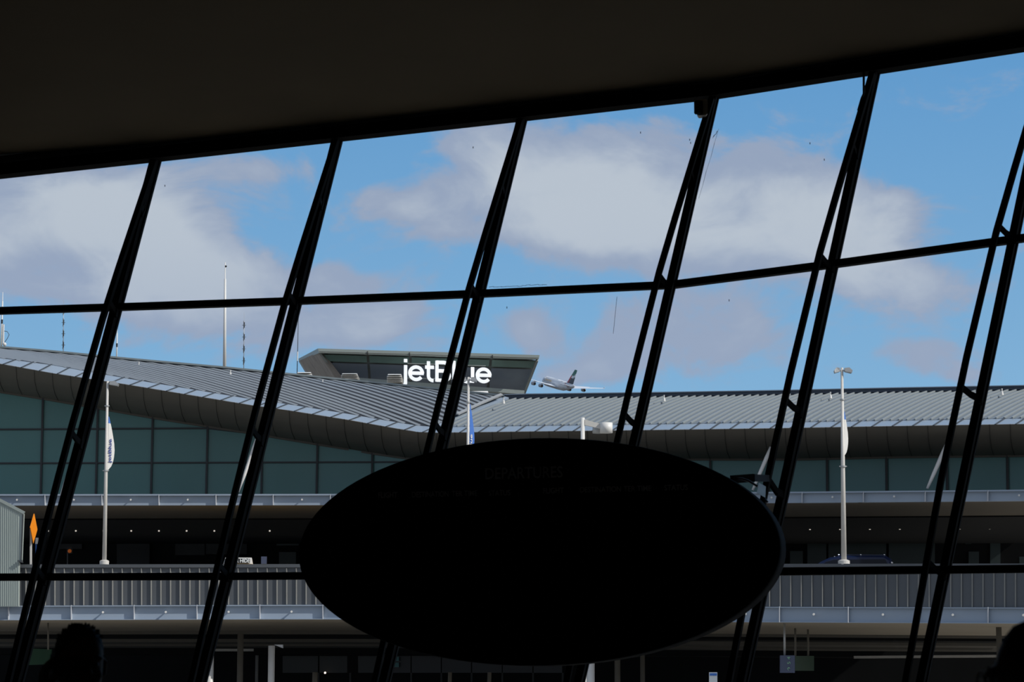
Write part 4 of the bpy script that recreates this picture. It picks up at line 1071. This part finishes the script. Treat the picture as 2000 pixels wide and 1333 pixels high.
for s in (-1, 1):
    mb = MB()
    st = [(3, 13, -7, -2.2, 1.1), (13, 5.5, -9, -1.0, .7), (26, -4, -12, .8, .45), (39, -13.5, -17.5, 3.0, .2)]
    for (y0, l0, t0, z0, h0), (y1, l1, t1, z1, h1) in zip(st, st[1:]):
        sec = lambda y, l, t_, z, h: [AP(l, s*y, z), AP(lerp(l, t_, .35), s*y, z+h), AP(t_, s*y, z-.1), AP(lerp(l, t_, .35), s*y, z-h*.6)]
        mb.hexa(sec(y0, l0, t0, z0, h0), sec(y1, l1, t1, z1, h1))
    mb.hexa([AP(-14, s*39, 3), AP(-17, s*39, 3), AP(-16.6, s*39, 4.2)], [AP(-14, s*39.2, 3), AP(-17, s*39.2, 3), AP(-16.6, s*39.2, 4.2)])
    mb.build('wing', K['plane'], air)
    mb = MB(); sec = lambda y, l, t_, z, h: [AP(l, s*y, z), AP(lerp(l, t_, .35), s*y, z+h), AP(t_, s*y, z), AP(lerp(l, t_, .35), s*y, z-h)]
    mb.hexa(sec(1.2, -23, -32.5, 1.7, .5), sec(15, -33, -37, 3.6, .15)); mb.build('tailplane', K['plane'], air)
    for (y, x, z) in ((14.5, 6.5, -3.6), (25.5, -1.2, -2.0)):
        e_ = MB().tube([AP(x+3, s*y, z), AP(x+2.4, s*y, z), AP(x-1.5, s*y, z), AP(x-2.6, s*y, z)], [1.35, 1.75, 1.6, 1.15], 20).build('engine', K['pale_engine'], air, True)
        MB().tube([AP(x-2.61, s*y, z), AP(x-3.6, s*y, z)], [1.0, .55], 16).build('exhaust', K['blacktext'], e_)
        MB().hexa([AP(x+1, s*y-.2, z+1.5), AP(x-4, s*y-.2, z+1.5), AP(x-4, s*y-.2, z+2.6), AP(x, s*y-.2, z+2.6)], [AP(x+1, s*y+.2, z+1.5), AP(x-4, s*y+.2, z+1.5), AP(x-4, s*y+.2, z+2.6), AP(x, s*y+.2, z+2.6)]).build('pylon', K['plane'], e_)
K['tail_green'] = mat('tail_green', (.03, .16, .13), .5); K['tail_black'] = mat('tail_dark', (.035, .05, .07), .5); K['tail_red'] = mat('tail_red', (.38, .02, .05), .5)
def finp(t, s, y): # t height 0..1 ; s chord 0 lead..1 trail
    z = lerp(3.2, 17.5, t); l = lerp(-17.5, -31, t); tr2 = lerp(-31.5, -36, t); return AP(lerp(l, tr2, s), y, z)
mb = MB(); NT, NSx = 12, 8
for i in range(NT):
    for j in range(NSx):
        t0, t1, s0, s1 = i/NT, (i+1)/NT, j/NSx, (j+1)/NSx; tm, smn = (t0+t1)/2, (s0+s1)/2
        k = tm+.28*math.sin(smn*3.1)*.35-.12*smn
        m = 1 if k > .62 else 0 if k > .42 else 2
        if smn < .2 and tm < .62: m = 3
        hw = .35*(1-abs(smn-.4))*(1-.6*tm)
        q = [finp(t0, s0, -hw), finp(t0, s1, -hw), finp(t1, s1, -hw), finp(t1, s0, -hw)]; q2 = [finp(t0, s0, hw), finp(t0, s1, hw), finp(t1, s1, hw), finp(t1, s0, hw)]
        mb.hexa(q, q2, m)
mb.build('tail_fin', [K['plane'], K['tail_green'], K['tail_black'], K['tail_red']], air)
for s in (-1, 1):
    mb = MB(); seq = [(-17, 3.2), (-20, 2.6), (-23, 1.6), (-26, .3)]
    for (x0, z0), (x1, z1) in zip(seq, seq[1:]):
        def sk(x, z):
            ry = pl([(-33, 1.3), (-27, 2.3), (-20, 3.1), (-12, 3.5)], x); rz_ = pl([(-33, 1.6), (-27, 2.6), (-20, 3.5), (-12, 4.1)], x); zc = pl([(-33, 2.1), (-27, 1.4), (-20, .6), (-12, .1)], x)
            c_ = max(-1, min(1, (z-zc)/rz_)); return AP(x, s*(ry*math.sqrt(max(0, 1-c_*c_))+.12), z)
        mb.face([sk(x0, z0), sk(x1, z1), sk(x1-1.8, z1), sk(x0-1.8, z0)])
    mb.build('tail_stripe', K['tail_red'], air)
    mt = MB(); text_mb(mt, 'Emirates', AP(22 if s < 0 else 8, s*4.0, 1.2), fwd*(-1 if s < 0 else 1), up2, 2.6, .05, width=13)
    K.setdefault('gold', mat('gold_lettering', (.55, .38, .15), .4)); mt.build('lettering', K['gold'], air)
# ================================================================ PEOPLE
def evalmesh(o, voxel, smooth=6):
    md = o.modifiers.new('r', 'REMESH'); md.mode = 'VOXEL'; md.voxel_size = voxel; md.use_smooth_shade = True
    s_ = o.modifiers.new('s', 'SMOOTH'); s_.factor = .5; s_.iterations = smooth
    bpy.context.view_layer.update()
    me = bpy.data.meshes.new_from_object(o.evaluated_get(bpy.context.evaluated_depsgraph_get()))
    o.modifiers.clear(); old = o.data; o.data = me; bpy.data.meshes.remove(old)
    return o
def person(foot, H, face, hairkind, label, arm_r, phone, cloth, glasses, tilt=0):
    e = empty('person', foot, label, 'person')
    k = H/1.76; Rz = Matrix.Rotation(face, 3, 'Z')          # local: +y is facing, x is left of figure's own right? (x to image right when face=pi)
    T = lambda x, y, z: V(foot)+Rz @ (V((x, y, z))*k)
    fx, fy = Rz @ V((1, 0, 0)), Rz @ V((0, 1, 0))
    hz = 1.63
    def head(mb):
        secs = [(1.515, .052, .052, .012), (1.535, .060, .070, .022), (1.56, .066, .086, .018), (1.59, .071, .094, .008), (1.62, .075, .098, .002), (1.65, .077, .100, -.002), (1.68, .076, .098, -.006), (1.71, .069, .089, -.010), (1.735, .053, .068, -.014), (1.752, .028, .037, -.016), (1.757, .008, .01, -.016)]
        mb.tube([T(0, y, z) for z, a, b_, y in secs], [(a*k, b_*k) for z, a, b_, y in secs], 28, ref=fx)
        mb.ball(T(0, .095, 1.545), (.024*k,)*3); mb.ball(T(0, .085, 1.65), (.04*k, .025*k, .016*k))
        for s in (-1, 1):
            mb.ball(T(s*.040, .058, 1.60), (.023*k,)*3)
            mb.tube([T(s*.074, -.005, 1.655), T(s*.086, -.016, 1.645), T(s*.084, -.014, 1.61), T(s*.074, -.004, 1.59)], [.011*k, .014*k, .012*k, .008*k], 10)
            mb.ball(T(s*.032, .082, 1.655), (.026*k, .018*k, .009*k))
        mb.tube([T(0, .093, 1.648), T(0, .108, 1.62), T(0, .117, 1.602), T(0, .098, 1.592)], [.009*k, .012*k, .017*k, .012*k], 12)
        mb.tube([T(-.024, .094, 1.565), T(0, .103, 1.566), T(.024, .094, 1.565)], .010*k, 10)
    bm_ = MB(); head(bm_)
    bm_.tube([T(0, -.015, 1.42), T(0, -.008, 1.50), T(0, .0, 1.56)], [.062*k, .055*k, .055*k], 20)
    torso = [(.90, .155, .105, 0), (1.0, .15, .10, .005), (1.1, .145, .098, .01), (1.25, .165, .11, .008), (1.36, .185, .11, 0), (1.42, .165, .085, -.01), (1.455, .09, .065, -.012)]
    bm_.tube([T(0, y, z) for z, a, b_, y in torso], [(a*k, b_*k) for z, a, b_, y in torso], 28, ref=fx)
    legs = []
    for s in (-1, 1):
        L = [T(s*.085, 0, .92), T(s*.09, .01, .70), T(s*.095, .015, .48), T(s*.10, -.005, .30), T(s*.10, -.01, .09)]; legs.append(L)
        bm_.tube(L, [.088*k, .075*k, .054*k, .05*k, .036*k], 18)
        bm_.tube([T(s*.10, -.05, .045), T(s*.105, .06, .04), T(s*.11, .16, .03)], [(.035*k, .035*k), (.042*k, .034*k), (.03*k, .02*k)], 14)
    arms = []
    def arm(s, pts, hand, palm):
        P_ = [T(*p) for p in pts]; arms.append(P_)
        bm_.tube(P_, [.052*k, .048*k, .040*k, .038*k, .027*k][:len(P_)], 16)
        w = P_[-1]; hd = (Rz @ V(hand)).normalized(); pn = (Rz @ V(palm)).normalized(); sd2 = hd.cross(pn).normalized()
        bm_.tube([w, w+hd*.045*k, w+hd*.085*k], [(.026*k, .018*k), (.038*k, .016*k), (.040*k, .014*k)], 14, ref=sd2)
        for q in range(4):
            o_ = (q-1.5)*.021*k; L_ = (.070, .082, .078, .062)[q]*k; b0 = w+hd*.085*k+sd2*o_
            c1 = b0+(hd*.92+pn*.30).normalized()*L_*.42; c2 = c1+(hd*.55+pn*.8).normalized()*L_*.34; c3 = c2+(hd*.15+pn*1).normalized()*L_*.26
            bm_.tube([w+hd*.05*k+sd2*o_*.8, b0, c1, c2, c3], [.010*k, .0098*k, .009*k, .0085*k, .0065*k], 10)
        th = w+hd*.025*k-sd2*.03*k; bm_.tube([w+hd*.015*k-sd2*.015*k, th, th+(hd*.6-sd2*.5+pn*.45)*.034*k, th+(hd*1.1-sd2*.55+pn*1.0)*.045*k], [.015*k, .0135*k, .0115*k, .009*k], 10)
        return w, hd, pn, sd2
    sp = -1 if arm_r else 1
    info = None
    if phone:
        info = arm(sp, [(sp*.185, -.01, 1.40), (sp*.245, .02, 1.27), (sp*.27, .05, 1.18), (sp*.22, .10, 1.33), (sp*.142, .055, 1.525)], (-sp*.12, -.15, 1), (-sp*1, -.05, .05))
    else:
        arm(sp, [(sp*.185, -.01, 1.40), (sp*.225, -.01, 1.27), (sp*.245, -.01, 1.12), (sp*.25, .04, .98), (sp*.25, .09, .86)], (0, .12, -1), (-sp, 0, 0))
    arm(-sp, [(-sp*.185, -.01, 1.40), (-sp*.225, -.01, 1.27), (-sp*.245, -.01, 1.12), (-sp*.25, .04, .98), (-sp*.25, .09, .86)], (0, .12, -1), (sp, 0, 0))
    body = bm_.build('body', K['skin'], e); evalmesh(body, .0058, 3)
    # clothes
    up_ = MB(); t2 = [(z, a+.018, b_+.018, y) for z, a, b_, y in torso[:-1]]; t2[0] = (.86, .178, .128, 0)
    t2 += [(1.46, .10, .078, -.012), (1.482, .073, .068, -.006)]
    up_.tube([T(0, y, z) for z, a, b_, y in t2], [(a*k, b_*k) for z, a, b_, y in t2], 28, ref=fx)
    for A in arms: up_.tube([A[0]-(A[1]-A[0])*.25]+A[:-1]+[lerp(A[-2], A[-1], .88)], [.06*k, .068*k, .064*k, .057*k, .054*k, .042*k], 16)
    j = up_.build('jacket' if cloth == 'jacket' else 'jumper', K[cloth], e); evalmesh(j, .010, 3)
    tr3 = MB(); tr3.tube([T(0, 0, .99), T(0, 0, .88), T(0, 0, .82)], [(.168*k, .118*k), (.17*k, .12*k), (.13*k, .10*k)], 24, ref=fx)
    for L in legs: tr3.tube(L[:-1]+[lerp(L[-2], L[-1], .93)], [.10*k, .09*k, .072*k, .066*k, .058*k], 18)
    evalmesh(tr3.build('trousers', K['trousers'], e), .011, 3)
    for s in (-1, 1):
        m_ = MB(); m_.tube([T(s*.10, -.06, .045), T(s*.105, .06, .045), T(s*.11, .175, .032)], [(.045*k, .043*k), (.05*k, .042*k), (.036*k, .028*k)], 18, ref=fx); m_.build('shoe', K['shoe'], e, True)
    # hair cap
    h = MB()
    hs = [(1.615, .078, .062, -.042), (1.64, .0815, .076, -.030), (1.67, .0825, .090, -.020), (1.70, .080, .099, -.012), (1.725, .070, .087, -.010), (1.748, .052, .065, -.012), (1.764, .028, .036, -.014), (1.768, .01, .012, -.014)]
    h.tube([T(0, y, z) for z, a, b_, y in hs], [(a*k, b_*k) for z, a, b_, y in hs], 30, ref=fx)
    rnd = random.Random(3 if phone else 5)
    for q in range(160 if hairkind == 'tufted' else 90):
        an = rnd.uniform(0, 2*math.pi); el = rnd.uniform(.45, 1.35); L_ = rnd.uniform(.010, .022) if hairkind == 'tufted' else .007
        d = V((math.cos(an)*math.cos(el), math.sin(an)*math.cos(el), math.sin(el)))
        p = T(d.x*.077, -.012+d.y*.092, 1.672+d.z*.088); dd = (Rz @ d); dd = (dd+Rz @ V((rnd.uniform(-.5, .5), rnd.uniform(-.3, .6), .3))).normalized()
        h.tube([p, p+dd*L_*.6*k, p+dd*L_*k], [.009*k, .006*k, .002*k], 6)
    h.build('hair', K['hair'], e, True)
    for s in (-1, 1):
        m_ = MB(); m_.ball(T(s*.032, .0800, 1.634), .0118*k); eo = m_.build('eye', K['eye'], e, True)
        MB().ball(T(s*.032, .0880, 1.634), (.0055*k,)*3).build('iris', K['iris'], eo, True)
        MB().tube([T(s*.014, .102, 1.655), T(s*.032, .104, 1.660), T(s*.052, .090, 1.654)], [.003*k, .004*k, .002*k], 8).build('eyebrow', K['hair'], e)
    MB().tube([T(-.022, .1015, 1.5655), T(0, .1125, 1.5665), T(.022, .1015, 1.5655)], [.003*k, .006*k, .003*k], 8).build('lips', K['lip'], e)
    if glasses:
        g_ = MB()
        for s in (-1, 1):
            g_.tube([T(s*.034+.027*math.cos(a), .122-.2*abs(.0), 1.632+.020*math.sin(a)) for a in [2*math.pi*q/16 for q in range(17)]], .0025*k, 6)
            g_.tube([T(s*.061, .120, 1.64), T(s*.079, .06, 1.642), T(s*.088, -.02, 1.636)], .0025*k, 6)
        g_.tube([T(-.009, .123, 1.637), T(.009, .123, 1.637)], .0025*k, 6)
        go = g_.build('glasses', K['chrome'], e)
    if phone:
        w, hd, pn, sd2 = info; c0 = w+hd*.075*k+pn*.026*k
        ax = (hd+pn*.05).normalized()
        ph = MB().beam(c0-ax*.072, c0+ax*.072, .066, .010, sd2)
        po = ph.build('mobile_phone', K['phone']); tag(po, 'black mobile phone held to the ear of the man at bottom left', 'phone')
    return e
m1 = P(158, 1219, 8.6); H1 = m1.z
person(V((m1.x, m1.y, 0)), H1-.012, math.radians(180+24), 'tufted', 'man with short dark tousled hair in a black jacket holding a phone to his ear', False, True, 'jacket', False)
m2 = P(2024, 1207, 5.4); H2_ = m2.z
person(V((m2.x, m2.y, 0)), H2_-.012, math.radians(62), 'smooth', 'person in glasses and charcoal jumper at the right edge, facing left', True, False, 'shirt', True)
